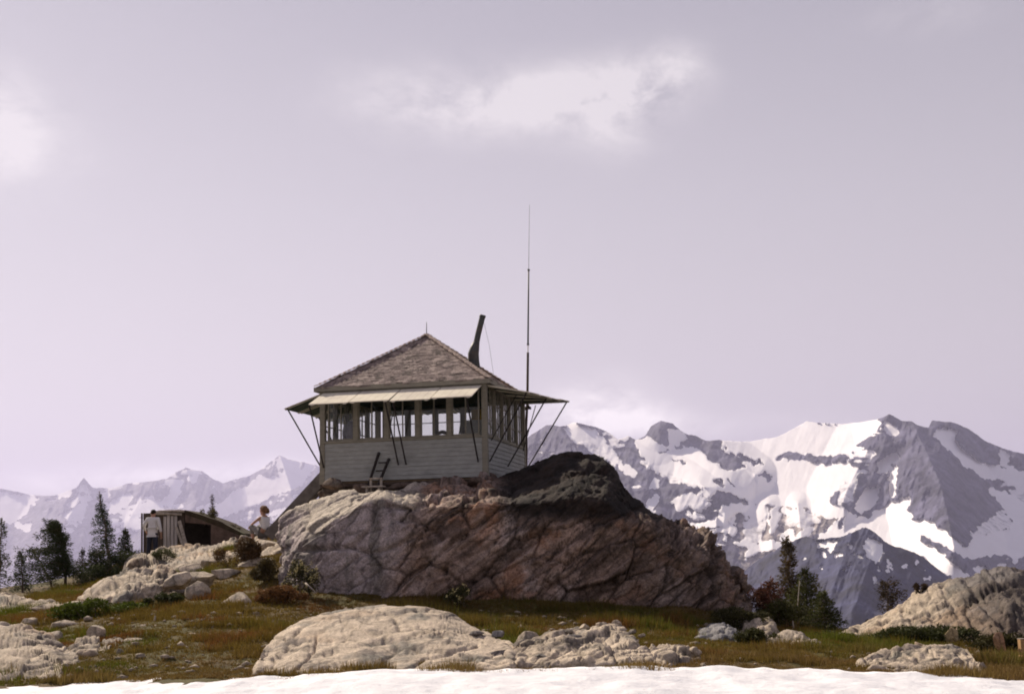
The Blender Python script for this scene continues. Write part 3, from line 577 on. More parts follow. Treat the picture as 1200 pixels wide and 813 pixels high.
def knob_extra(G, px, py):
    hp = sst(560, 620, px) * sst(640, 590, py)
    return hp * (.06 * facet(G * np.array([1.3, 1, .5]), 1.6, 207) + .012 * facet(G * np.array([1.4, 1, .6]), 4.5, 208))
knob_cr = [([(440, 590), (436, 612), (424, 628), (412, 640), (380, 643), (350, 645)], .14, 2.6), ([(412, 640), (432, 648), (448, 648), (470, 640), (490, 628)], .10, 2.2), ([(450, 585), (458, 600), (470, 640)], .05, 1.6), ([(484, 608), (496, 616), (512, 622), (520, 634)], .14, 3), ([(452, 592), (478, 596), (500, 590)], .12, 3.5),
           ([(396, 600), (398, 618), (396, 640)], .03, 1.6), ([(418, 648), (416, 668)], .05, 1.6), ([(446, 650), (444, 676)], .05, 1.5), ([(792, 625), (796, 640), (804, 652)], .10, 2.2)]
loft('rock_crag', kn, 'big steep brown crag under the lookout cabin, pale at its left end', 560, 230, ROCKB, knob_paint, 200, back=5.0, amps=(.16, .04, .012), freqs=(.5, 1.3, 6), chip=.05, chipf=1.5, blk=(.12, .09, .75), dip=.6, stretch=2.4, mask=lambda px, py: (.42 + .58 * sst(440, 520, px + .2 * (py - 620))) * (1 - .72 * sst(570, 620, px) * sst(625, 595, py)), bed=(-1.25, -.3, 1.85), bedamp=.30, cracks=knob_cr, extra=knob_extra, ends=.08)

s1 = [(297, [(797, 16.7), (792, 16.9), (788, 17.1), (784, 17.3)]), (312, [(796, 16.7), (782, 17.2), (768, 17.9), (757, 18.8)]), (340, [(795, 16.6), (775, 17.3), (753, 18.4), (736, 19.8)]), (375, [(794, 16.6), (770, 17.4), (744, 18.8), (724, 20.5)]), (410, [(793, 16.6), (768, 17.4), (738, 18.9), (716, 20.9)]),
      (450, [(792, 16.6), (768, 17.4), (738, 18.9), (714, 21.1)]), (500, [(790, 16.6), (768, 17.4), (738, 18.9), (714, 21.1)]), (525, [(789, 16.6), (768, 17.4), (742, 18.8), (719, 20.8)]), (550, [(788, 16.7), (772, 17.3), (752, 18.4), (733, 20.1)]), (580, [(788, 16.7), (777, 17.1), (764, 17.8), (750, 18.9)]), (606, [(787, 16.7), (783, 16.9), (777, 17.3), (770, 17.8)])]
SLABBED = (.55, -1.1, 3.4)
loft('granite_rock', s1, 'largest pale rock slab at the snow edge, rounded at its left end', 330, 130, ROCK, paint_slab(GRAN * 1.1, 3), 300, back=.8, amps=(.08, .02, .006), bed=SLABBED, bedamp=.04, chip=.02, chipf=1.3, blk=(.028, .035, .6), dip=-.15, stretch=3, cracks=[([(380, 762), (440, 750), (520, 745)], .05, 2), ([(320, 770), (350, 752)], .06, 4), ([(470, 788), (500, 770), (560, 758)], .06, 1.6), ([(400, 730), (440, 742), (520, 735), (580, 752)], .05, 1.4), ([(345, 790), (365, 765), (372, 745)], .05, 1.5)])
s2 = [(600, [(787, 16.8), (783, 17), (778, 17.3), (771, 17.8)]), (622, [(786, 16.8), (776, 17.2), (766, 17.8), (754, 18.6)]), (660, [(785, 16.8), (772, 17.3), (757, 18.2), (743, 19.3)]), (692, [(784, 16.8), (770, 17.4), (754, 18.4), (738, 19.6)]), (722, [(784, 16.8), (768, 17.4), (750, 18.5), (734, 19.8)]), (740, [(784, 16.8), (770, 17.4), (756, 18.2), (743, 19.2)]),
      (756, [(784, 16.9), (776, 17.2), (769, 17.6), (762, 18.1)]), (790, [(784, 16.9), (776, 17.2), (768, 17.6), (760, 18.1)]), (812, [(784, 16.9), (779, 17.1), (773, 17.4), (768, 17.8)]), (832, [(784, 17), (782, 17.1), (780, 17.2), (778, 17.4)])]
loft('granite_rock', s2, 'rugged pale rock slab at the snow edge, right of the largest slab', 300, 110, ROCK, paint_slab(GRAN * 1.05, 7, .3, .05), 320, back=.6, chip=.03, chipf=1.8, blk=(.05, .05, .9), dip=.5, stretch=2.2, amps=(.08, .03, .008), freqs=(.8, 2.4, 8), bed=(1.3, -1.0, 3.2), bedamp=.10)
l1 = [(58, [(722, 26.5), (720, 26.8), (718, 27), (716, 27.3)]), (85, [(726, 25.8), (719, 26.3), (711, 27), (702, 28)]), (113, [(728, 25.6), (714, 26.2), (697, 27), (681, 28.6)]), (142, [(732, 25.4), (716, 25.6), (694, 26.2), (669, 29)]), (152, [(730, 25.4), (712, 25.7), (688, 26.3), (667, 29)]), (170, [(720, 26.0), (705, 26.2), (687, 26.8), (671, 29)]), (190, [(708, 26.7), (698, 26.9), (684, 27.5), (672, 29.2)]), (208, [(700, 27.6), (694, 28), (688, 28.5), (681, 29.2)])]
loft('granite_rock', l1, 'pale humped boulder slab below the trees on the left, shaded on its front', 190, 100, ROCK, paint_slab(GRAN * .98, 11, .25), 340, back=1.0, chip=.04, chipf=1.0, blk=(.08, .07, .8), amps=(.12, .04, .012), freqs=(.7, 1.8, 7), bed=(.4, -1.4, 2.2), bedamp=.03)
l2 = [(158, [(668, 40), (664, 41), (660, 42.4), (656, 43.8)]), (175, [(678, 36), (669, 37.5), (661, 41), (653, 44.5)]), (200, [(684, 34), (672, 35.5), (659, 40), (648, 44)]), (230, [(684, 32.5), (670, 34.5), (655, 39.5), (642, 43.8)]), (260, [(678, 32.5), (664, 34.5), (650, 39), (636, 43.5)]), (290, [(670, 33), (657, 35), (645, 38.5), (631, 42.5)]), (315, [(660, 33), (649, 34.5), (639, 37), (627, 39.8)]), (336, [(650, 33), (644, 34), (637, 35.2), (627, 36.5)])]
loft('rock_ledge', l2, 'low stepped rock ledge in front of the old shed', 240, 110, ROCK, paint_slab(GRAN * .95, 15, .25, .05), 360, back=1.5, chip=.06, chipf=.9, blk=(.14, .12, .6), amps=(.14, .05, .012), freqs=(.6, 1.5, 5), bed=(.5, -.9, 2.6), bedamp=.08)
r1 = [(1000, [(756, 26.5), (754, 26.7), (752, 26.9), (750, 27.2)]), (1030, [(756, 25.6), (750, 26), (743, 26.6), (735, 27.4)]), (1060, [(754, 25), (744, 25.6), (732, 26.4), (718, 27.6)]), (1090, [(750, 24.8), (737, 25.5), (720, 26.4), (700, 27.8)]), (1112, [(750, 24.6), (733, 25.3), (712, 26.4), (689, 27.8)]), (1135, [(752, 24.2), (732, 25), (706, 26.2), (679, 27.8)]), (1160, [(756, 23.8), (734, 24.6), (704, 25.8), (671, 27.6)]),
      (1185, [(760, 23.4), (736, 24.2), (704, 25.6), (670, 27.5)]), (1220, [(762, 23.2), (738, 24.2), (708, 25.6), (676, 27.4)]), (1280, [(764, 23.2), (744, 24.2), (722, 25.4), (700, 27)]), (1340, [(766, 23.4), (756, 24), (746, 25), (738, 26)])]
def r1_paint(P, px, py, N):
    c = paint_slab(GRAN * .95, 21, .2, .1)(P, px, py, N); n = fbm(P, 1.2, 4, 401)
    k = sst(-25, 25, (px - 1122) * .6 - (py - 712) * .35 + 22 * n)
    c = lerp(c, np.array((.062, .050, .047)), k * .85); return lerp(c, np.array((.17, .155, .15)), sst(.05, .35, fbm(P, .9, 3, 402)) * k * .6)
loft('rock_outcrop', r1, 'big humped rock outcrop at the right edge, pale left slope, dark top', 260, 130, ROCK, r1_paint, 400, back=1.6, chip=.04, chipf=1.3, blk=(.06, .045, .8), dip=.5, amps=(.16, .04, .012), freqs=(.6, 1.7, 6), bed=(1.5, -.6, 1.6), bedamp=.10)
r2 = [(1015, [(789, 16.9), (788, 17), (787, 17.1), (786, 17.2)]), (1045, [(790, 16.8), (784, 17.1), (779, 17.4), (773, 17.9)]), (1075, [(791, 16.7), (782, 17.1), (773, 17.7), (764, 18.5)]), (1105, [(792, 16.6), (781, 17.1), (770, 17.8), (760, 18.8)]), (1132, [(793, 16.6), (782, 17.1), (772, 17.7), (762, 18.7)]), (1146, [(793, 16.6), (788, 16.9), (783, 17.2), (778, 17.5)]), (1156, [(794, 16.6), (792, 16.7), (791, 16.8), (790, 16.9)])]
loft('granite_rock', r2, 'flat layered pale slab at the snow edge on the right', 170, 90, ROCK, paint_slab(GRAN * 1.0, 25, .3, .2), 420, back=.6, amps=(.06, .03, .008), freqs=(.8, 2, 8), bed=(.9, -1.2, 4.2), bedamp=.10)
l4 = [(-60, [(806, 16.3), (784, 17), (760, 18.2), (740, 19.6)]), (-10, [(804, 16.4), (782, 17), (757, 18.2), (736, 19.8)]), (20, [(803, 16.4), (780, 17.1), (756, 18.2), (739, 19.6)]), (45, [(802, 16.5), (782, 17.1), (764, 17.9), (750, 18.9)]), (64, [(801, 16.5), (786, 17), (773, 17.5), (762, 18.2)]), (76, [(800, 16.6), (794, 16.8), (789, 17), (784, 17.3)])]
loft('granite_rock', l4, 'pale stepped rock slab in the bottom left corner beside the snow', 170, 90, ROCK, paint_slab(GRAN * .98, 29, .3, .05), 440, back=.7, amps=(.08, .05, .012), freqs=(.8, 1.8, 7), bed=(.8, -1.3, 3.4), bedamp=.10)
l5 = [(-50, [(728, 27), (719, 28), (706, 30), (696, 32)]), (-5, [(731, 26.6), (721, 27.4), (707, 29), (696, 31)]), (25, [(734, 26), (724, 26.8), (713, 28), (702, 30)]), (55, [(736, 25.5), (728, 26), (720, 26.8), (711, 28)]), (82, [(734, 25.4), (730, 25.7), (725, 26.2), (720, 26.8)])]
loft('granite_rock', l5, 'pale sloping bedrock at the left edge, left of the humped slab', 170, 80, ROCK, paint_slab(GRAN * .98, 33, .3), 450, back=.8, chip=.04, blk=(.07, .06, .9), amps=(.1, .05, .012), freqs=(.8, 1.8, 7), bed=(.6, -1.1, 2.8), bedamp=.06)
l6 = [(146, [(764, 20.7), (761, 20.9), (757, 21.2), (753, 21.6)]), (165, [(766, 20.4), (758, 20.9), (748, 21.7), (740, 22.6)]), (185, [(764, 20.5), (756, 21), (744, 21.9), (735, 22.9)]), (208, [(760, 20.8), (751, 21.4), (740, 22.2), (730, 23.2)]), (228, [(752, 21.4), (745, 21.9), (737, 22.5), (731, 23.2)]), (240, [(744, 22), (742, 22.2), (739, 22.4), (736, 22.7)])]
loft('granite_rock', l6, 'low broken pale bedrock patch in the middle of the left meadow', 150, 70, ROCK, paint_slab(GRAN * 1.0, 37, .3), 452, back=.6, chip=.04, blk=(.08, .09, 1.1), amps=(.06, .04, .012), freqs=(.8, 1.8, 7), bed=(.6, -1.1, 2.8), bedamp=.05)
l7 = [(84, [(772, 19.2), (769, 19.4), (765, 19.7), (762, 20)]), (100, [(776, 18.8), (768, 19.3), (758, 20), (750, 20.8)]), (118, [(774, 19), (767, 19.4), (758, 20.1), (752, 20.8)]), (134, [(770, 19.4), (767, 19.6), (763, 19.9), (760, 20.2)])]
loft('granite_rock', l7, 'small pale bedrock hump below the pointed stone on the left', 90, 60, ROCK, paint_slab(GRAN * .95, 39, .3), 454, back=.5, chip=.04, blk=(.06, .07, 1.2), amps=(.05, .04, .012), freqs=(.8, 1.8, 7))
d1 = [(896, [(768, 21.6), (764, 21.8), (760, 22.1), (756, 22.5)]), (912, [(770, 21.4), (763, 21.7), (754, 22.1), (746, 22.8)]), (930, [(770, 21.4), (762, 21.7), (752, 22.1), (742, 22.9)]), (948, [(768, 21.5), (763, 21.7), (756, 22.1), (750, 22.7)]), (962, [(767, 21.7), (764, 21.9), (762, 22.1), (760, 22.4)])]
loft('boulder', d1, 'dark grey boulder with a sunlit top edge in front of the bushy firs', 110, 70, ROCK, lambda P, px, py, N: lerp(np.ones(P.shape) * np.array((.15, .14, .14)), GRAN, sst(.75, .9, N[..., 2]) * .8), 460, back=.5, amps=(.07, .08, .03), freqs=(1, 2, 8))  # sunlit top is painted: upward faces get a paler colour
d2 = [(816, [(756, 22.6), (753, 22.8), (750, 23), (747, 23.3)]), (835, [(760, 22.4), (752, 22.7), (742, 23.1), (733, 23.7)]), (848, [(761, 22.4), (752, 22.7), (741, 23.1), (729, 23.8)]), (860, [(761, 22.4), (753, 22.7), (744, 23.1), (735, 23.6)]), (868, [(760, 22.6), (757, 22.8), (754, 23), (750, 23.2)])]
loft('boulder', d2, 'grey wedge shaped boulder in the grass left of the bushy firs', 90, 60, ROCK, lambda P, px, py, N: np.ones(P.shape) * np.array((.21, .20, .20)) * (1 + .2 * fbm(P, 2, 3, 5))[..., None], 470, back=.5, amps=(.06, .06, .02), freqs=(1, 2.4, 8))
d3 = [(870, [(742, 24.2), (740, 24.4), (737, 24.6), (735, 24.8)]), (880, [(747, 23.8), (741, 24.1), (735, 24.4), (729, 24.9)]), (895, [(750, 23.6), (744, 23.9), (737, 24.2), (729, 24.8)]), (907, [(748, 23.7), (744, 23.9), (739, 24.2), (733, 24.6)])]
loft('boulder', d3, 'tan angular boulder tilted beside the grey wedge boulder', 80, 60, ROCK, paint_slab(GRAN * .9, 51), 480, back=.4, amps=(.05, .09, .02), freqs=(1.2, 2.6, 8))
# ------------------------------------------------------------------ loose boulders and stones
def boulder(name, label, px, py, wpx, hpx, Y, seed, col, depth=.8, lean=0, ang=1.0, group=None, tint=None, sub=4, mat=None):
    """(px, py) is the middle of its foot on the photo; the stone is seated a little into the ground there"""
    bm = bmesh.new(); bmesh.ops.create_icosphere(bm, subdivisions=sub, radius=1)
    V = np.array([v.co[:] for v in bm.verts]); F = np.array([[v.index for v in f.verts] for f in bm.faces]); bm.free()
    rs = np.random.RandomState(seed)
    D = V.copy()
    for _ in range(int(11 * ang)):
        n = rs.normal(size=3); n /= np.linalg.norm(n); c = rs.uniform(.45, .78); over = np.maximum(D @ n - c, 0); D = D - over[:, None] * n * .95
    D = D * (1 + .08 * fbm(V, 1.6, 3, seed) + .02 * fbm(V, 5, 3, seed + 1))[:, None]
    s = Y / FOC; D = D / np.abs(D).max(0)
    D = D * np.array([wpx * s / 2, depth * wpx * s / 2, hpx * s * .56]); 
    if lean: D = D @ np.array(Matrix.Rotation(lean, 3, 'Y')).T
    foot = at(px, py, Y); base = np.ones(D.shape) * np.array(col) * (1 + .25 * fbm(D, 5, 3, seed + 2))[:, None]
    base = lerp(base, LICH, sst(.15, .5, fbm(D, 3.5, 4, seed + 3)) * .6)
    P = D + foot + np.array([0, depth * wpx * s * .35, hpx * s * .44])
    me = mesh_np(name, D, F, mat or ROCK, False, {'base': base}); o = link(name, me); o.location = P.mean(0) - D.mean(0)
    ROCKS.append((P, F)); return tag(o, label, 'stone', group)
boulder('stone', 'dark grey wedge stone lying on the largest pale slab', 510, 737, 18, 11, 20.0, 1, (.16, .14, .13), ang=1.6)
boulder('boulder', 'rounded tan boulder between the two pale slabs, in the grass', 618, 755, 29, 15, 19.6, 2, GRAN * .9)
boulder('boulder', 'pale square boulder just right of the humped boulder slab', 228, 706, 34, 26, 26.3, 3, GRAN * .95, ang=1.4)
boulder('boulder', 'pale cracked boulder standing alone in front of the dark shrub', 276, 717, 46, 24, 25.0, 4, GRAN * .9, ang=1.3)
boulder('stone', 'small pointed pale stone in the bright green grass on the left', 113, 751, 27, 18, 21.0, 5, GRAN, ang=1.6)
boulder('stone', 'small pale stone at the left edge above the corner slab', 32, 736, 22, 14, 24.0, 6, GRAN)
boulder('boulder', 'dark shaded stone just left of the pale cracked boulder', 206, 700, 24, 16, 27.6, 7, GREY)
boulder('stone', 'small grey stone lying at the top of the slab gully', 584, 748, 16, 9, 19.4, 8, GREY)
boulder('stone', 'small tan stone lying right of the rounded tan boulder', 646, 748, 20, 8, 19.9, 9, GRAN * .8)
boulder('stone', 'bright white stone at the foot of the right outcrop', 995, 754, 9, 8, 26.3, 10, (.62, .58, .55))
boulder('stone', 'reddish upright stone beside the wooden post stub', 1174, 763, 15, 23, 20.0, 11, (.34, .21, .13), lean=-.35, ang=1.2)
boulder('stone', 'yellowish stone at the foot of the right outcrop', 1119, 753, 18, 18, 23.6, 12, (.42, .32, .18))
boulder('stone', 'low tan stone in the grass above the layered slab', 1079, 760, 14, 8, 19.7, 13, (.4, .3, .2))
boulder('stone', 'small pale stone in grass below the dark boulder', 925, 775, 16, 6, 19.6, 14, GRAN * .8)
boulder('stone', 'pale flat stone seated in the grass left of the flowering shrub', 300, 727, 16, 8, 23.6, 17, GRAN)
boulder('stone', 'pale flat stone beside the lone cracked boulder', 331, 721, 14, 7, 24.2, 18, GRAN * .95)
for i, (px, py, wp, hp, Y, lb) in enumerate([
                                             (150, 757, 34, 9, 20.6, 'long pale stone at the left end of the broken bedrock patch'), (139, 776, 13, 16, 18.9, 'narrow pale stone below the broken bedrock patch'), (200, 776, 16, 8, 18.9, 'low pale stone between the broken bedrock patch and the snow'), (206, 762, 12, 9, 20.2, 'small pale stone on the lower edge of the broken bedrock patch'),
                                             (70, 739, 38, 12, 23.0, 'flat pale stone between the left edge rock and green grass'), (60, 752, 30, 12, 21.2, 'pale stone touching the bright grass on the far left'), (165, 737, 16, 7, 22.6, 'little pale stone next to the broken stick'), (128, 775, 16, 9, 19, 'dull brown stone below the pointed pale stone'), (98, 764, 14, 8, 19.9, 'small brown stone above the bottom left slab')]):
    boulder('stone', lb, px, py, wp, hp, Y, 30 + i, GRAN * (.85 + .2 * (i % 3) / 2), group='pale stones scattered on the left slope', ang=1.3, sub=3)
for i, (px, py, wp, hp, Y, lb) in enumerate([(665, 742, 14, 7, 19.4, 'loose stone on the crest of the rugged slab, left end'), (686, 737, 16, 8, 19.7, 'loose stone on the crest of the rugged slab, left of its top'), (705, 735, 13, 8, 19.8, 'loose pale stone on top of the rugged slab'), (722, 734, 14, 10, 19.9, 'highest loose stone on the rugged slab'), (742, 741, 10, 6, 19.3, 'loose stone at the right end of the rugged slab crest'), (752, 745, 9, 5, 19.2, 'last small stone right of the rugged slab crest'),
                                             (541, 752, 13, 7, 18.6, 'dark stone in the gully right of the wedge stone'), (556, 745, 22, 8, 19.1, 'grey stone at the head of the slab gully'), (585, 773, 26, 13, 17.6, 'dark brown stone at the foot of the gully between the slabs'), (634, 772, 20, 8, 17.5, 'brown stone low on the left part of the rugged slab'), (670, 752, 28, 10, 18.7, 'dark flat stone on the rugged slab face')]):
    boulder('stone', lb, px, py + 2, wp, hp, Y, 60 + i, (GRAN * .9 if i < 6 else np.array((.17, .15, .14))), group='loose stones on the foreground slabs', ang=1.3, sub=3)

for i, (px, py, wp, hp, Y, lb) in enumerate([(232, 690, 40, 20, 28.4, 'tan block above the pale square boulder'), (262, 680, 36, 16, 29.6, 'tan block right of the square boulder, below the dark brown shrub'), (218, 676, 34, 16, 31, 'pale block at the foot of the stepped ledge, left end'), (296, 668, 40, 16, 31, 'pale block between the stepped ledge and the crag'), (245, 664, 30, 12, 33.5, 'flat block lying in the middle of the stepped ledge'), (312, 646, 30, 14, 35.5, 'pale block just below the seated woman'),
                                             (50, 722, 60, 16, 26.4, 'long pale rock left of the humped boulder slab'), (85, 716, 40, 12, 26.0, 'low pale rock at the left toe of the humped slab'), (205, 690, 36, 20, 27.0, 'pale block against the right side of the humped slab')]):
    boulder('rock', lb, px, py, wp, hp, Y, 130 + i, GRAN * (.85 + .1 * (i % 3)), group='pale blocks climbing the left slope', ang=1.8, sub=4)

# height queries against ground and rocks
def bvh_of(lst):
    V = []; F = []; n = 0
    for v, f in lst: V.append(v); F.append(f + n); n += len(v)
    V = np.concatenate(V); FF = []
    for f in F: FF += f.tolist()
    return BVHTree.FromPolygons(V.tolist(), FF)
RB = bvh_of(ROCKS)
def rock_top(x, y):
    h = RB.ray_cast(Vector((x, y, 60)), Vector((0, 0, -1))); return h[0].z if h[0] else -1e9
def surf(x, y):
    return max(float(ground_z(np.array([x]), np.array([y]))[0]), rock_top(x, y))
def on(px, Y, py=650):               # a point on the surface under bearing px at distance Y
    p = at(px, py, Y); return np.array([p[0], Y, surf(p[0], Y)])
# ------------------------------------------------------------------ ground cover
LEAF = attrmat('heath leaves', attr='col', scales=((3, .15),), bump=0, rough=.75, trans=.2)
def blades(pts, cols, h, wd, n, seed, lean=.5):
    """tufts of thin blades: returns one triangle soup"""
    rs = np.random.RandomState(seed); k = len(pts); P = np.repeat(pts, n, 0); Cc = np.repeat(cols, n, 0)
    H = np.repeat(h, n) * rs.uniform(.5, 1.1, k * n); a = rs.uniform(0, 6.283, k * n); r = rs.uniform(0, 1, k * n) ** .5 * np.repeat(h, n) * .7
    B = P + np.stack([np.cos(a) * r, np.sin(a) * r, -.02 + 0 * r], 1)
    a2 = a + rs.normal(0, .8, k * n); ln = rs.uniform(.1, 1, k * n) * lean * H
    T = B + np.stack([np.cos(a2) * ln, np.sin(a2) * ln, H], 1)
    s = rs.uniform(0, 6.283, k * n); o = np.stack([np.cos(s), np.sin(s), 0 * s], 1) * (wd * rs.uniform(.6, 1.3, k * n))[:, None]
    V = np.stack([B - o, B + o, T], 1).reshape(-1, 3); cc = Cc * rs.uniform(.7, 1.3, (k * n, 1)); cv = np.repeat(cc, 3, 0)
    return V, np.arange(len(V)).reshape(-1, 3), cv
rs = np.random.RandomState(5)
cand = np.stack([rs.uniform(-14, 13.5, 150000), 16.1 + (rs.uniform(0, 1, 150000) ** 1.4) * 31], 1)
px, py = proj(np.c_[cand, ground_z(cand[:, 0], cand[:, 1])])
keep = (px > -40) & (px < 1240)
edge = np.interp(cand[:, 0], _e[:, 0], _e[:, 1]); keep &= cand[:, 1] > edge - .35
cand = cand[keep]; gz = ground_z(cand[:, 0], cand[:, 1]); rt = np.array([rock_top(x, y) for x, y in cand]); k = rt < gz + .015; cand = cand[k]; gz = gz[k]
q = v3(cand[:, 0], cand[:, 1]); dens = fbm(q, .45, 3, 101) + .5 * fbm(q, 1.5, 3, 102); px, py = proj(np.c_[cand, gz])
k = rs.uniform(-.75, .5, len(cand)) < dens + .85 + .45 * sst(120, 60, np.abs(px - 600) - 200); cand = cand[k]; gz = gz[k]; q = q[k]; px = px[k]; py = py[k]
pts = np.c_[cand, gz]
m1 = fbm(q, .35, 3, 111); m2 = fbm(q, 1.1, 3, 112); m3 = rs.uniform(-1, 1, len(pts))
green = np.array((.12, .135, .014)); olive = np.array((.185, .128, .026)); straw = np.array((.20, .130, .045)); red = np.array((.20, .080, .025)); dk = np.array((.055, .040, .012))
c = lerp(np.ones(pts.shape) * olive, green, sst(-.05, .25, m1 + .3 * m3 + .5 * sst(330, 60, px) * sst(690, 740, py) - .1))
c = lerp(c, red, sst(.2, .45, m2 + .25 * m3) * .8)
c = lerp(c, straw, sst(758, 776, py + 6 * m3) * sst(-.3, .2, m2 + .5 * m3 + .2) * .85)
c = lerp(c, dk, sst(330, 400, px) * sst(900, 850, px) * sst(738, 716, py) * .6)  # dark heather at the crag's foot, with the crag's shade painted in
hh = .105 + .06 * np.clip(m1, -1, 1) + .03 * rs.uniform(-1, 1, len(pts)); hh = np.clip(hh, .04, .2) * (.7 + 1.1 * sst(.1, .35, fbm(q, 1.3, 3, 119))) * np.where(py > 765, .85, 1) * np.where(py < 690, 1.0, 1)
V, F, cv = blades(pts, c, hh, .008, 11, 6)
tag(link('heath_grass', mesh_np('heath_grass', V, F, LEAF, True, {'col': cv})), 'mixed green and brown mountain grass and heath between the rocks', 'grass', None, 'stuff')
print('tufts', len(pts))
# grit and small stones along the edges of slabs and snow
bm = bmesh.new(); bmesh.ops.create_icosphere(bm, subdivisions=1, radius=1); gv = np.array([v.co[:] for v in bm.verts]); gf = np.array([[v.index for v in f.verts] for f in bm.faces]); bm.free()
gc = np.stack([rs.uniform(-9, 9, 1500), rs.uniform(16.3, 25, 1500)], 1); gz = ground_z(gc[:, 0], gc[:, 1]); gk = (fbm(v3(gc[:, 0], gc[:, 1]), .9, 3, 140) > .1) & (gc[:, 1] > np.interp(gc[:, 0], _e[:, 0], _e[:, 1]) + .05) ; gk &= np.array([rock_top(x, y) for x, y in gc]) < gz + .02
gc = gc[gk]; gz = gz[gk]; gr = .02 + .05 * rs.uniform(0, 1, len(gc)) ** 3
GVs = np.concatenate([gv * (1 + .35 * rs.uniform(-1, 1, gv.shape)) * np.array([r * rs.uniform(.8, 1.6), r, r * .7]) + np.array([x, y, z + r * .35]) for (x, y), z, r in zip(gc, gz, gr)]); GFs = np.concatenate([gf + i * len(gv) for i in range(len(gc))])
tag(link('gravel', mesh_np('gravel', GVs, GFs, ROCK, False, {'base': np.repeat(GRAN * rs.uniform(.5, 1.0, (len(gc), 1)), len(gv), 0)})), 'loose grit and small stones in the turf near the slabs', 'gravel', None, 'stuff')
# low heath cushions on the black crest and in joints of the knob
cand = np.stack([rs.uniform(-1.2, 5.5, 9000), rs.uniform(27.5, 34, 9000)], 1); zz = np.array([rock_top(x, y) for x, y in cand]); P3 = np.c_[cand, zz]; P3 = P3[zz > .5]
px, py = proj(P3); n = fbm(P3, 1.1, 3, 131)
k = (py < 612 + 20 * n) & (px > 600) & (px < 720) & (n > .5) & ~((px < 622) & (P3[:, 1] > 31.0)) ; P3 = P3[k]
V, F, cv = blades(P3, np.ones(P3.shape) * np.array((.032, .030, .014)) * (1 + .5 * rs.uniform(-1, 1, (len(P3), 1))), np.full(len(P3), .10), .009, 12, 7, 1.0)
tag(link('crest_heath', mesh_np('crest_heath', V, F, LEAF, True, {'col': cv})), 'dark heath cushions over the black crest of the knob', 'heath', None, 'stuff')

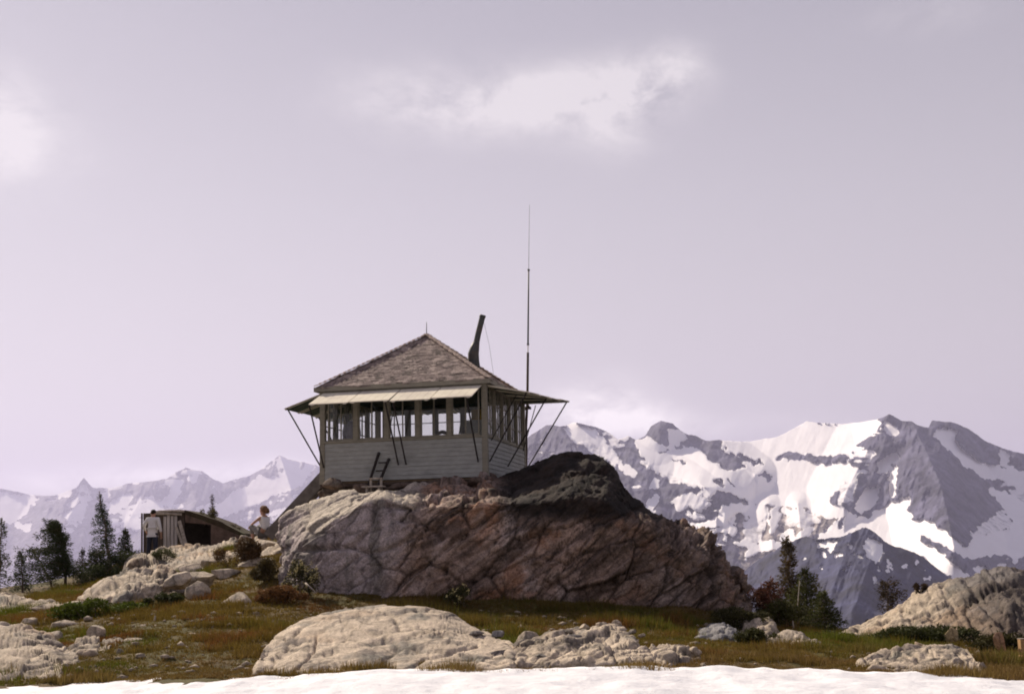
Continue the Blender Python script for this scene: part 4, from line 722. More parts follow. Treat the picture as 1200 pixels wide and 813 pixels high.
# ------------------------------------------------------------------ trees and shrubs
BARK = simple('grey brown bark', (.13, .095, .07), .4, 9, .95, .6, 25, (1, 1, .3))
def tri_leaves(P, size, seed, dirs=None, elong=2.2):
    rs = np.random.RandomState(seed); n = len(P)
    d = rs.normal(size=(n, 3)) if dirs is None else dirs + .55 * rs.normal(size=(n, 3)); d /= np.linalg.norm(d, axis=1, keepdims=True) + 1e-9
    o = np.cross(d, rs.normal(size=(n, 3))); o /= np.linalg.norm(o, axis=1, keepdims=True) + 1e-9
    L = size * rs.uniform(.6, 1.4, n)[:, None]; Wd = L / elong
    V = np.stack([P - o * Wd * .5, P + d * L, P + o * Wd * .5, P - d * L * .25], 1).reshape(-1, 3)
    return V, np.arange(len(V)).reshape(-1, 4)
def conifer(name, label, px, pyb, Y, H, spread, seed, col, bare=.0, flag=0, flagdir=0, lean=(0, 0), dens=1.0, low=.06, group=None, cat='tree', tip=.0, leafs=.055, power=.8, ground=True, skirt=0):
    rs = np.random.RandomState(seed); b = at(px, pyb, Y)
    if ground: b = np.array([b[0], Y, surf(b[0], Y) - .05])
    root = thing(name, label, cat, tuple(b), 0, group); tr = MB(); k = 9
    path = [Vector((lean[0] * H * (i / k) ** 1.5 + .012 * H * math.sin(i * 1.7 + seed), lean[1] * H * (i / k) ** 1.5, H * i / k)) for i in range(k + 1)]
    tr.tube(path, [max(.006, .024 * H * (1 - i / k) ** .9 + .004) for i in range(k + 1)], 7)
    LP = []; LD = []
    def pos(tv):
        f = tv * k; i = min(int(f), k - 1); return path[i].lerp(path[i + 1], f - i)
    nb = int(34 * H ** .5 * dens * 1.4)
    for i in range(nb):
        tv = low + (1 - low) * (i + rs.uniform(0, 1)) / nb
        az = i * 2.4 + rs.normal(0, .5); fl = 1 + flag * math.cos(az - flagdir)
        L = spread * (max(0, 1 - tv) ** power + .04) * rs.uniform(.55, 1.15) * max(.08, fl)
        if skirt: L *= 1 + skirt * max(0, .3 - tv) / .3
        p = pos(tv); up = rs.uniform(-.25, .2) + .5 * tv - .1
        d = Vector((math.cos(az), math.sin(az), up)).normalized(); e = p + d * L + Vector((0, 0, -.12 * L * L))
        mid = p.lerp(e, .5) + Vector((0, 0, .05 * L)); tr.tube([p, mid, e], [.009 * H ** .5 + .003, .006, .002], 4, False)
        if tv < bare * rs.uniform(.6, 1.4) or rs.uniform() < .06: continue
        if tip and tv > 1 - tip and rs.uniform() < .75: continue
        nl = int(dens * (10 + 95 * L / .6 * .75))
        u = rs.uniform(.12, 1.02, nl)[:, None]; A = np.array(p); M_ = np.array(mid); E_ = np.array(e)
        q = (1 - u) ** 2 * A + 2 * u * (1 - u) * M_ + u * u * E_; side = np.array(d.cross(Vector((0, 0, 1))))
        sp = rs.normal(0, 1, nl)[:, None] * (.05 + .20 * L * np.sin(np.pi * np.clip(u, 0, 1) * .85 + .25))
        q = q + side * sp * .8 + np.array([0, 0, 1]) * rs.normal(-.02, .035 + .03 * L, nl)[:, None]
        LP.append(q); LD.append(np.array(d) * .8 + side * np.sign(sp) * .6 + np.array([0, 0, .1]))
    tr.build('trunk', BARK, root, True)
    P = np.concatenate(LP); D = np.concatenate(LD); V, F = tri_leaves(P, leafs, seed + 1, D)
    n = fbm(P + b, 2.2, 3, seed); base = np.array(col) * (1 + .55 * n + .3 * rs.uniform(-1, 1, len(P)))[:, None]
    base = lerp(base, np.array(col) * np.array((1.9, 1.35, .8)), sst(.25, .6, fbm(P + b, 3.1, 3, seed + 4)) * .6)
    link('crown', mesh_np('crown', V, F, LEAF, False, {'col': np.repeat(base, 4, 0)}), None, root)
    return root
FIR = (.046, .058, .026)
def shrub(name, label, px, Y, wpx, hpx, seed, col, depth=.8, leafs=.05, n=2600, flowers=None, group=None, cat='shrub', stems=9, pyb=None, flat=1.0):
    rs = np.random.RandomState(seed); b = on(px, Y) if pyb is None else at(px, pyb, Y); s = Y / FOC; W = wpx * s / 2; H = hpx * s
    root = thing(name, label, cat, tuple(b), 0, group); tr = MB(); LP = []; tips = []
    for i in range(stems):
        x = W * rs.uniform(-.85, .85); y = W * depth * rs.uniform(-.7, .7); h = H * (1 - .55 * (x / W) ** 2) * rs.uniform(.65, 1.0)
        tr.tube([(x * .5, y * .5, -.08), (x * .8, y * .8, h * .45), (x, y, h * .9)], [.014, .009, .004], 5, False)
        r = np.array([W * .32, W * .32 * depth + .08, H * .28]) * rs.uniform(.7, 1.2); c = np.array([x, y, max(h - r[2] * .7, r[2] * .5)])
        k = int(n / stems); v = rs.normal(size=(k, 3)); v /= np.linalg.norm(v, axis=1, keepdims=True); rr = rs.uniform(.25, 1.0, k)[:, None] ** .5
        LP.append(c + v * rr * r * (1 + .4 * fbm(v * 1.7 + i, 1.4, 2, seed))[:, None]); tips.append(c + np.array([0, 0, r[2]]))
        k2 = k // 3; u = rs.uniform(0, 1, k2)[:, None]; LP.append(np.array([x * .6, y * .6, 0]) + u * (c - np.array([x * .6, y * .6, 0])) + rs.normal(0, 1, (k2, 3)) * np.array([W * .14, W * .14, H * .08]))
    tr.build('stem', BARK, root, True); P = np.concatenate(LP); P[:, 2] = np.maximum(P[:, 2], .0)
    V, F = tri_leaves(P, leafs, seed + 1); nn = fbm(P + b, 2.5, 3, seed)
    base = np.array(col) * (1 + .6 * nn + .3 * rs.uniform(-1, 1, len(P)))[:, None]
    link('foliage', mesh_np('foliage', V, F, LEAF, False, {'col': np.repeat(base, 4, 0)}), None, root)
    if flowers:
        k = flowers; i = rs.randint(0, len(P), k); Q = P[i] * np.array([1.05, 1.05, 1]) + np.array([0, -.05, .07])
        fm = []
        for v_ in range(3):
            V, F = tri_leaves(rs.normal(0, .02, (9, 3)), .026, seed + 2 + v_, None, 1.2); V = np.concatenate([V, np.array([[0, 0, -.1], [.004, 0, -.1], [.004, 0, 0], [0, 0, 0]])]); F = np.concatenate([F, [[len(V) - 4, len(V) - 3, len(V) - 2, len(V) - 1]]]); fm.append(mesh_np('flower_head', V, F, FLOWER, False))
        for j in range(k):
            o = link('flower_head', fm[j % 3], None, root); o.location = Q[j]; o.rotation_euler = (0, 0, j)
    return root
FLOWER = simple('pale yellow petals', (.55, .47, .22), .2, 20)
TG = 'stunted firs along the left skyline'
W_DIR = math.pi                       # the wind keeps branches on the left side
conifer('fir_tree', 'dark fir cut by the left edge of the view', -2, 692, 38, 2.4, .55, 1, FIR, flag=.1, group=TG, dens=.9, bare=.2)
conifer('fir_tree', 'thin small fir second from the left edge', 27, 692, 40, 1.35, .42, 2, FIR, flag=.2, flagdir=W_DIR, group=TG, lean=(-.10, 0), bare=.1)
conifer('fir_tree', 'dark windswept fir with a thick slanting crown, tallest left of the ragged spire', 78, 684, 41, 2.15, .82, 3, FIR, flag=.8, flagdir=W_DIR, group=TG, lean=(-.18, 0), dens=1.9, low=.2, bare=.2, power=.5)
conifer('fir_tree', 'low bent fir leaning out left of the thick dark fir', 62, 688, 42, 1.5, .95, 4, FIR, flag=.8, flagdir=W_DIR, group=TG, lean=(-.55, 0), dens=.6, bare=.05, power=.5)
conifer('fir_tree', 'tall ragged fir spire with a bare curved tip', 128, 672, 43, 2.75, .62, 5, (.042, .060, .030), flag=.25, flagdir=W_DIR + .2, group=TG, lean=(-.16, 0), dens=1.25, tip=.15, power=.75, low=.03)
conifer('fir_tree', 'short bushy fir at the left foot of the ragged spire', 96, 678, 42.5, 1.15, .42, 6, (.045, .045, .024), flag=.2, flagdir=W_DIR, group=TG, dens=.9)
conifer('fir_tree', 'small fir close to the standing man', 146, 664, 44, 1.3, .5, 7, (.038, .05, .022), group=TG, dens=1.2)
conifer('fir_tree', 'low scrubby fir between the spire and the small fir by the man', 113, 675, 41.5, 1.0, .6, 8, (.042, .05, .022), group=TG, dens=1.2, power=.4)
conifer('fir_sapling', 'tiny fir rising behind the shed roof', 248, 640, 50.5, 2.05, .36, 9, (.05, .04, .028), dens=.7, cat='tree', ground=False)
shrub('shrub', 'low green shrub on the crest beside the standing man', 150, 43.2, 50, 22, 10, (.055, .065, .022))
shrub('shrub', 'low green shrub under the ragged fir spire', 112, 41, 60, 24, 11, (.045, .055, .02))
RG = 'firs right of the knob'
conifer('fir_tree', 'tall narrow russet fir right of the knob', 929, 742, 32.5, 2.3, .50, 21, (.085, .062, .028), dens=1.4, low=.02, power=.6, flag=.15, flagdir=W_DIR, group=RG)
conifer('fir_tree', 'broad dark fir leaning on the right side of the tall russet fir', 948, 746, 32, 1.55, .95, 22, (.078, .082, .026), dens=1.3, power=.85, group=RG, low=.02)
conifer('fir_tree', 'low wide fir at the right end of the fir clump', 968, 748, 31, 1.0, .70, 23, (.075, .082, .026), dens=1.3, power=.85, group=RG, low=.02)
conifer('fir_tree', 'short russet fir left of the tall russet fir', 906, 738, 31.5, 1.15, .55, 24, (.125, .05, .028), dens=1.2, power=.5, group=RG, low=.02)
shrub('shrub', 'reddish brown shrub tucked against the right foot of the knob', 882, 30.2, 54, 44, 25, (.11, .045, .027), n=3600)
shrub('shrub', 'dark green shrub in front of the tall russet fir', 915, 28.8, 74, 34, 26, (.062, .062, .02), n=3000)
shrub('shrub', 'dark olive shrub between the grey wedge boulder and the knob', 862, 25.0, 80, 26, 27, (.055, .05, .018), n=3600)
shrub('shrub', 'low green shrub behind the dark sunlit-edged boulder', 975, 26.5, 66, 16, 28, (.05, .052, .018), n=2400)
shrub('shrub', 'dark green shrub hugging the grey wedge boulder on its right', 884, 22.6, 58, 18, 29, (.06, .06, .02), n=2400)
conifer('pine_tree', 'small lone pine with a one-sided flat top on the right skyline', 1041, 740, 30, 1.10, .40, 31, (.050, .036, .018), bare=.5, dens=.75, power=.12, flag=.35, flagdir=0, lean=(.05, 0), low=.45, ground=False)
shrub('shrub', 'green shrub left of the lone pine behind the outcrop', 1018, 29.4, 30, 22, 32, (.05, .052, .02), n=1400, pyb=748)
shrub('shrub', 'tiny brown shrub on the skyline of the outcrop', 1075, 28.2, 16, 14, 33, (.06, .04, .025), n=500, stems=4)
shrub('heath_shrub', 'green heath mound along the foot of the right outcrop', 1080, 24.0, 130, 20, 34, (.05, .055, .016), n=5200, stems=18, depth=.35)
shrub('heath_shrub', 'olive heath mound in front of the dark part of the outcrop', 1165, 22.0, 90, 22, 35, (.052, .046, .016), n=3400, stems=12, depth=.4)
shrub('shrub', 'dark brown shrub left of the knob, above the lone cracked boulder', 280, 31.5, 62, 34, 36, (.085, .05, .022), n=4200)
shrub('shrub', 'dark shrub against the lower left flank of the knob', 322, 28.2, 54, 26, 37, (.07, .052, .02), n=3400)
shrub('flowering_shrub', 'shrub with many pale yellow flower heads at the left foot of the knob', 352, 26.2, 46, 42, 38, (.06, .055, .024), n=1500, flowers=60)
shrub('flowering_shrub', 'small shrub with a few yellow flower heads in the shaded grass', 538, 25.2, 36, 24, 39, (.05, .05, .018), n=700, flowers=16, stems=6)
shrub('shrub', 'russet heath clump below the pale yellow flowering shrub', 330, 25.2, 70, 20, 40, (.15, .075, .028), n=2600, depth=.5)
shrub('shrub', 'bright green cushion in front of the humped boulder slab', 115, 24.3, 110, 22, 41, (.085, .11, .014), n=4800, depth=.4, stems=14)
shrub('shrub', 'green clump between the humped slab and the pale square boulder', 195, 25.2, 50, 16, 42, (.05, .055, .018), n=1800, depth=.5)
shrub('shrub', 'small yellow green clump on the ledge below the man', 192, 40, 30, 14, 43, (.07, .075, .024), n=1000, depth=.5)
# bare sticks
def stick(name, label, pts, r, m):
    P = [at(*p) for p in pts]; root = MB().tube([tuple(np.array(p) - P[0]) for p in P], [r * (1 - .6 * i / (len(P) - 1)) for i in range(len(P))], 6).build(name, m, None, True)
    root.location = tuple(P[0]); return tag(root, label, 'stick')
DEADW = simple('bleached dead wood', (.34, .29, .24), .25, 9, .9, .3, 40, (1, 1, .2))
stick('dead_branch', 'pale forked dead branch below the russet fir', [(926, 742, 28.2), (930, 735, 28.3), (929, 727, 28.3)], .03, DEADW)
stick('dead_snag', 'thin bleached dead stem in front of the tall russet fir', [(934, 722, 30.6), (935, 706, 30.8), (937, 680, 31)], .014, DEADW)
stick('dead_branch', 'pale broken stick upright in the grass on the left', [(181, 735, 22.8), (181, 728, 22.8), (182, 721, 22.8)], .03, DEADW)
stick('dead_branch', 'pale dead twig lying below the flowering shrub', [(358, 683, 25.6), (363, 687, 25.5), (371, 695, 25.4)], .02, DEADW)
# ------------------------------------------------------------------ lookout cabin
CW = 4.27; H0 = .955; H1 = 2.22; HE = 2.36     # wall length, sill height, window head, eave height
def wallpaint(name, col): return simple(name, col, .12, 5, .75, .25, 60, (1, 1, 3), .25, tuple(c * .72 for c in col))
PAINT = wallpaint('weathered grey white paint', (.30, .30, .28)); TRIM = wallpaint('olive grey trim paint', (.22, .20, .155)); SHUT = simple('cream shutter boards', (.66, .60, .48), .10, 3, .8, .2, 30, (1, 1, 1), .2, (.48, .42, .36))
GREEN = simple('dark green paint', (.035, .055, .045), .3, 6); DWOOD = simple('dark weathered wood', (.075, .055, .042), .4, 8, .9, .5, 40, (1, 1, .3)); STRUTM = simple('dark strut wood', (.030, .024, .022), .3, 8)
BARE = simple('grey bare wood', (.33, .28, .23), .35, 8, .9, .5, 40, (1, 4, .4)); METAL = simple('rusty dark stove pipe', (.045, .048, .045), .4, 10, .6, .2, 20, (1, 1, 1), .4, (.10, .06, .04)); FLOORM = simple('plank floor', (.22, .16, .10), .3, 5)
INNER = simple('dull inside paint', (.42, .42, .40), .2, 4)
gm = bpy.data.materials.new('window glass'); gm.use_nodes = True; gt = NT(gm.node_tree); out = gm.node_tree.nodes['Material Output']; gm.node_tree.nodes.remove(gm.node_tree.nodes['Principled BSDF'])
gl = gt.n('ShaderNodeBsdfGlossy'); gl.inputs['Roughness'].default_value = .03; trn = gt.n('ShaderNodeBsdfTransparent'); trn.inputs[0].default_value = (.93, .94, .93, 1)
fr = gt.n('ShaderNodeFresnel', i_IOR=1.5); mx = gt.n('ShaderNodeMixShader'); gg = gt.n('ShaderNodeNewGeometry'); gt.link(gt.math('MULTIPLY', fr.outputs[0], gt.math('SUBTRACT', 1, gg.outputs['Backfacing'])), mx.inputs[0]); gt.link(trn.outputs[0], mx.inputs[1]); gt.link(gl.outputs[0], mx.inputs[2]); gt.link(mx.outputs[0], out.inputs[0])
cab = thing('lookout_cabin', 'grey white fire lookout cabin with shingled hip roof and propped up shutters', 'lookout cabin', tuple(CB), -PSI)
# local frame: x from -CW (left) to 0 (right), y from 0 (front) to CW (back)
def side(k):                         # matrix taking wall coordinates (u along wall 0..CW, d outwards, z) to cabin coordinates
    o = [Vector((-CW, 0, 0)), Vector((0, 0, 0)), Vector((0, CW, 0)), Vector((-CW, CW, 0))][k]
    return Matrix.Translation(o) @ Matrix.Rotation(k * math.pi / 2, 4, 'Z')
def wmb(k, mb):
    S = side(k); mb.V = [tuple(S @ Vector(v)) for v in mb.V]; return mb
# in wall coordinates: x = u, y = -outwards
NAMES = 5
for k in range(4):
    mb = MB(); nb = 9; hb = H0 / nb
    for i in range(nb):             # lapped boards
        z0 = i * hb; j = .004 * math.sin(i * 2.7 + k); mb.add([(.05, -.028 - j, z0), (CW - .05, -.028 - j, z0), (CW - .05, -.008, z0 + hb + .012), (.05, -.008, z0 + hb + .012), (.05, .06, z0), (CW - .05, .06, z0), (CW - .05, .06, z0 + hb + .012), (.05, .06, z0 + hb + .012)],
                                    [(0, 1, 2, 3), (5, 4, 7, 6), (0, 4, 5, 1), (3, 2, 6, 7), (0, 3, 7, 4), (1, 5, 6, 2)])
    wmb(k, mb).build('clapboard_wall', PAINT, cab)
    mb = MB(); mb.box(.02, CW - .02, -.05, .09, H0, H0 + .055); wmb(k, mb).build('sill', TRIM, cab, bevel=.006)
    mb = MB(); mb.box(.02, CW - .02, -.022, .09, H1, HE - .004); wmb(k, mb).build('header_beam', TRIM if k < 2 else GREEN, cab)
    bays = [(.11 + (CW - .22) * i / 5, .11 + (CW - .22) * (i + 1) / 5) for i in range(5)]
    for i in range(1, 5):
        u = bays[i][0]; mb = MB(); mb.box(u - .055, u + .055, -.03, .085, H0 + .056, H1 - .002); wmb(k, mb).build('mullion', TRIM, cab)
    for u0, u1 in bays:
        f = MB(); a, b2 = u0 + .056, u1 - .056; z0, z1 = H0 + .058, H1 - .004; s = .032
        f.box(a, a + s, .0, .045, z0, z1); f.box(b2 - s, b2, .0, .045, z0, z1); f.box(a + s, b2 - s, .001, .044, z0, z0 + .045); f.box(a + s, b2 - s, .001, .044, z1 - s, z1)
        c = (a + b2) / 2; f.box(c - .013, c + .013, .006, .038, z0 + .045, z1 - s)
        if k != 0:
            for t_ in (1 / 3, 2 / 3):
                z = z0 + (z1 - z0) * t_; f.box(a + s, c - .0135, .008, .036, z - .011, z + .011); f.box(c + .0135, b2 - s, .008, .036, z - .011, z + .011)
        fo = wmb(k, f).build('window', TRIM, cab)
        g = MB(); g.box(a + s, b2 - s, .020, .024, z0 + .045, z1 - s); wmb(k, g).build('pane', gm, fo)
for x, y in ((-CW, 0), (0, 0), (0, CW), (-CW, CW)):
    sx_ = 1 if x < 0 else -1; sy_ = 1 if y == 0 else -1
    MB().box(min(x - .036 * sx_, x + .10 * sx_), max(x - .036 * sx_, x + .10 * sx_), min(y - .036 * sy_, y + .10 * sy_), max(y - .036 * sy_, y + .10 * sy_), -.06, HE - .006).build('corner_post', TRIM, cab, bevel=.006)
MB().box(-CW + .07, -.07, .07, CW - .07, -.05, .03).build('floor', FLOORM, cab)
MB().box(-CW + .10, -.10, .10, CW - .10, HE - .06, HE - .01).build('ceiling', GREEN, cab)
# hip roof: shingle courses on four slopes
OV = .13; AP = 3.94; cx_ = -CW / 2; hw = CW / 2 + OV
SHING = None
m, t, b = newmat('mossy brown shingles'); tc = t.n('ShaderNodeTexCoord').outputs['Object']; a = t.n('ShaderNodeAttribute', attribute_name='tone').outputs['Fac']
c = t.ramp(a, [(0, (.17, .125, .112)), (.35, (.20, .15, .135)), (.7, (.225, .17, .152)), (1, (.33, .26, .23))])
c = t.mix(t.math('MULTIPLY', t.math('SUBTRACT', t.noise(tc, 3.2, 6, .8), .50, clamp=True), 13.0, clamp=True), c, (.38, .30, .26))
c = t.mix(t.math('MULTIPLY', t.math('SUBTRACT', t.noise(tc, 3.6, 6, .8), .51, clamp=True), 15, clamp=True), c, (.085, .062, .055))
t.link(c, b.inputs['Base Color']); SHING = m
rsr = np.random.RandomState(3); V = []; F = []; T = []
def quadbox(p, thick, n, tone):
    bi = len(V)
    for q in p: V.append(tuple(q))
    for q in p: V.append(tuple(q - n * thick))
    F.extend([(bi, bi + 1, bi + 2, bi + 3), (bi, bi + 4, bi + 5, bi + 1), (bi + 1, bi + 5, bi + 6, bi + 2), (bi + 2, bi + 6, bi + 7, bi + 3), (bi + 3, bi + 7, bi + 4, bi)]); T.extend([tone] * 8)
sl_len = math.hypot(hw, AP - HE); ncour = 17
for k in range(4):
    R = Matrix.Translation((cx_, CW / 2, 0)) @ Matrix.Rotation(k * math.pi / 2, 4, 'Z'); n3 = Vector((0, -(AP - HE) / sl_len, hw / sl_len))
    for i in range(ncour):
        f0, f1 = i / ncour, min((i + 1.25) / ncour, 1); u = -hw * (1 - f0)
        while u < hw * (1 - f0) - 1e-4:
            wd = rsr.uniform(.10, .24); u2 = min(u + wd, hw * (1 - f0)); ln = rsr.uniform(-.065, .065) / sl_len
            l1, l2 = max(u, -hw * (1 - f1)), min(u2, hw * (1 - f1)); 
            if l2 < l1: l1 = l2 = max(-hw * (1 - f1), min(hw * (1 - f1), (u + u2) / 2))
            P = [Vector((u + .004, -hw * (1 - f0 + ln), HE + (AP - HE) * (f0 - ln))) + n3 * (.012 + rsr.uniform(0, .010)), Vector((u2 - .004, -hw * (1 - f0 + ln), HE + (AP - HE) * (f0 - ln))) + n3 * .014, Vector((l2, -hw * (1 - f1), HE + (AP - HE) * f1)) + n3 * .010, Vector((l1, -hw * (1 - f1), HE + (AP - HE) * f1)) + n3 * .010]
            quadbox([R @ q for q in P], .02, R.to_3x3() @ n3, rsr.uniform(0, 1) ** 1.2 * .9); u = u2
me = bpy.data.meshes.new('roof'); me.from_pydata(V, [], F); at_ = me.attributes.new('tone', 'FLOAT', 'POINT'); at_.data.foreach_set('value', np.array(T, np.float32)); roof = link('roof', me, SHING, cab)
# under-roof deck and hips
mb = MB(); mb.add([(cx_ - hw, CW / 2 - hw, HE - .02), (cx_ + hw, CW / 2 - hw, HE - .02), (cx_ + hw, CW / 2 + hw, HE - .02), (cx_ - hw, CW / 2 + hw, HE - .02), (cx_, CW / 2, AP - .03)], [(0, 1, 4), (1, 2, 4), (2, 3, 4), (3, 0, 4), (3, 2, 1, 0)]); mb.build('roof_deck', GREEN, roof)
HIPM = simple('pale hip shingles', (.50, .40, .33), .45, 14, .9)
for sx_, sy_ in ((-1, -1), (1, -1), (1, 1), (-1, 1)):
    mb = MB(); A = Vector((cx_ + sx_ * hw, CW / 2 + sy_ * hw, HE + .03)); B = Vector((cx_, CW / 2, AP + .02)); n = 24
    for i in range(n):
        p = A.lerp(B, i / n); q = A.lerp(B, (i + 1.15) / n); mb.bar(p + Vector((0, 0, .03)), q + Vector((0, 0, .005)), .13 + .02 * math.sin(i * 3.1), .022)
    mb.build('hip_cap', HIPM, roof)
mb = MB()
for k in range(4):
    S = Matrix.Translation((cx_, CW / 2, 0)) @ Matrix.Rotation(k * math.pi / 2, 4, 'Z'); e = MB().box(-hw - .022, hw - .0, -hw - .024, -hw - .001, HE - .10, HE + .012)
    mb.add([tuple(S @ Vector(v)) for v in e.V], e.F)
mb.build('fascia', TRIM, cab)
MB().tube([(cx_, CW / 2, AP - .02), (cx_ + .004, CW / 2, AP + .36)], [.014, .007], 6).build('lightning_rod', METAL, cab)
# stove pipe on the right slope
pc = np.array([-.74, 1.85]); zr = HE + (AP - HE) * (1 - (pc[0] + CW / 2) / hw)
ch = MB().tube([(pc[0], pc[1], zr - .12), (pc[0] - .03, pc[1], zr + .14), (pc[0] - .035, pc[1], zr + .36), (pc[0] + .0, pc[1], zr + .50), (pc[0] + .05, pc[1], zr + .66)], [.155, .15, .145, .125, .088], 14).build('chimney', METAL, cab, True)
MB().tube([(pc[0] + .045, pc[1], zr + .62), (pc[0] + .10, pc[1], zr + .86), (pc[0] + .235, pc[1], zr + 1.36)], [.083, .08, .078], 12, False).tube([(pc[0] + .222, pc[1], zr + 1.31), (pc[0] + .24, pc[1], zr + 1.37)], .086, 12).build('stove_pipe', METAL, ch, True)
MB().tube([(pc[0] + .26, pc[1], zr + 1.2), (pc[0] + .40, pc[1], zr + .55), (pc[0] + .47, pc[1] + .2, zr - .35)], .0035, 4).build('guy_wire', METAL, ch)
# shutters propped up as awnings
for k in range(4):
    AL, AD = [(1.0, .40), (1.02, .23), (1.0, .04), (1.0, .33)][k]
    for i in range(4):
        u0 = .06 + (CW - .12) * i / 4 + .012; u1 = .06 + (CW - .12) * (i + 1) / 4 - .012; zh = HE - .115; dz = .012 * math.sin(i * 2.3 + k); mb = MB()
        def pan(u0, u1, zoff, th):
            A = lambda u: AL + (.26 * u / CW if k == 1 else 0)
            Dr = lambda u: AD - (.22 * u / CW if k == 1 else 0)
            p = [(u0, -.04, zh + zoff), (u1, -.04, zh + zoff), (u1, -.04 - A(u1), zh - Dr(u1) + zoff + dz), (u0, -.04 - A(u0), zh - Dr(u0) + zoff + dz)]; q = [(x, y, z - th) for x, y, z in p]
            mb.add(p + q, [(0, 1, 2, 3), (7, 6, 5, 4), (0, 4, 5, 1), (1, 5, 6, 2), (2, 6, 7, 3), (3, 7, 4, 0)])
        nbd = 5
        for j in range(nbd): a = u0 + (u1 - u0) * j / nbd; pan(a + .003, a + (u1 - u0) / nbd - .003, .0005 * (j % 2), .022)
        pan(u0 + .05, u0 + .13, -.0225, .02); pan(u1 - .13, u1 - .05, -.0225, .02)
        so_ = wmb(k, mb).build('shutter', SHUT, cab)
        so_.data.materials.append(GREEN)
        for p_ in so_.data.polygons:
            if p_.normal.z < -.3: p_.material_index = 1
    us = [.08, CW / 2 - .10, CW / 2 + .10, CW - .2] if k in (0,) else [.12, CW / 2 - .1, CW - .12]
    for u in us:
        mb = MB().tube([(u, -.045, .36), (u - (.02 if k == 0 else .0), -(AL + (.26 * u / CW if k == 1 else 0)) + .02, HE - .115 - (AD - (.22 * u / CW if k == 1 else 0)) - .005)], .021 if k == 0 else .019, 6); wmb(k, mb).build('strut', STRUTM, cab)
for u in (.35, CW - .35):
    mb = MB().tube([(u, -.04, .9), (u + (.62 if u < 1 else -.62), -.55, HE - .30)], .013, 5); wmb(1, mb).build('brace', STRUTM, cab)
# stone and timber footing
mb = MB(); rsf = random.Random(4)
for k in range(4):
    z = -.055
    S = side(k)
    for row in range(3):
        u = .0
        while u < CW:
            wd = rsf.uniform(.18, .5); hgt = .21; e = MB().box(u + .01, min(u + wd, CW) - .01, rsf.uniform(.02, .16), .5, -.06 - hgt * (row + 1) + .012, -.064 - hgt * row)
            mb.add([tuple(S @ Vector((x + rsf.uniform(-.02, .02), y + rsf.uniform(-.03, .03), zz + rsf.uniform(-.012, .012)))) for x, y, zz in e.V], e.F); u += wd
STONE = simple('dark footing stones', (.085, .065, .052), .5, 3, .9, .8, 14)
mb.build('stone_footing', STONE, cab, bevel=.02)
mb = MB().box(-CW - .02, .02, -.03, .12, -.13, -.058); mb.box(-CW - .02, .10 - CW, .121, CW - .121, -.129, -.059); mb.build('floor_beam', DWOOD, cab)
CABM = Matrix.Translation(Vector(CB)) @ Matrix.Rotation(-PSI, 4, 'Z')
def inr(x, y, z=.03): return tuple(CABM @ Vector((x, y, z)))
# things inside, seen through the panes
r = thing('fire_finder', 'dark round topped fire finder on its stand, seen through the cabin windows', 'fire finder', inr(-1.62, 1.75), -PSI)
MB().box(-.17, .17, -.17, .17, 0, .95).build('stand', DWOOD, r, bevel=.01); MB().tube([(0, 0, .95), (0, 0, 1.02), (0, 0, 1.03)], [.27, .27, .25], 20).tube([(-.21, 0, 1.03), (-.2, 0, 1.16), (-.12, 0, 1.24), (.0, 0, 1.27), (.12, 0, 1.24), (.2, 0, 1.16), (.21, 0, 1.03)], .05, 8).build('sighting_ring', DWOOD, r)
r = thing('cupboard', 'grey inside cupboard behind the right hand front windows', 'cupboard', inr(-.78, 3.55), -PSI)
MB().box(-.62, .62, -.22, .22, 0, 1.72).build('body', INNER, r, bevel=.01); MB().box(-.60, -.01, -.238, -.222, .06, 1.66).build('door', INNER, r); MB().box(.01, .60, -.238, -.222, .06, 1.66).build('door', INNER, r)
OCH = simple('ochre cardboard', (.30, .20, .05), .2, 4)
r = thing('cardboard_box', 'ochre box standing on the cupboard behind the front windows', 'box', inr(-1.1, 3.5, 1.752), -PSI)
MB().box(-.16, .16, -.15, .15, 0, .28).build('body', OCH, r, bevel=.004); MB().box(-.162, -.005, -.152, .152, .2805, .288).build('flap', OCH, r); MB().box(.005, .162, -.152, .152, .2805, .288).build('flap', OCH, r)
r = thing('table', 'plank table inside under the left front windows', 'table', inr(-2.9, 3.55), -PSI)
MB().box(-.8, .8, -.32, .32, .86, .90).build('tabletop', DWOOD, r, bevel=.005)
for x in (-.74, .74):
    for y in (-.27, .27): MB().box(x - .03, x + .03, y - .03, y + .03, 0, .859).build('leg', DWOOD, r)
GLS = simple('dark bottle glass', (.06, .035, .02), .2, 4, .2, 0, 30, (1, 1, 1), .5); REDM = simple('dull red paint', (.30, .05, .03), .2, 5)
for i, (x, mm, lb, nm, rr) in enumerate([(-3.55, GLS, 'dark bottle at the left end of the inside table', 'bottle', .05), (-3.2, GLS, 'dark bottle standing between the red can and table end', 'bottle', .055), (-2.75, REDM, 'dull red can in the middle of the inside table', 'can', .10), (-2.32, REDM, 'dull red can at the right end of the inside table', 'can', .09)]):
    r = thing(nm, lb, nm, inr(x, 3.45, .932), -PSI); MB().tube([(0, 0, 0), (0, 0, .15), (0, 0, .19), (0, 0, .21)], [rr, rr, rr * .75, rr * .4], 12).build('body', mm, r, True); MB().tube([(0, 0, .2105), (0, 0, .26)], [rr * .38, rr * .38], 8).build('neck' if nm == 'bottle' else 'spout', mm, r)
COATM = simple('grey lilac cloth', (.16, .15, .18), .2, 5)
r = thing('coat', 'grey coat hanging inside the second left front window', 'coat', inr(-3.55, .22, 1.02), -PSI)
MB().tube([(0, 0, 0), (0, .0, .2), (0, 0, .40), (0, 0, .50)], [.15, .17, .16, .05], 10).build('body', COATM, r, True)
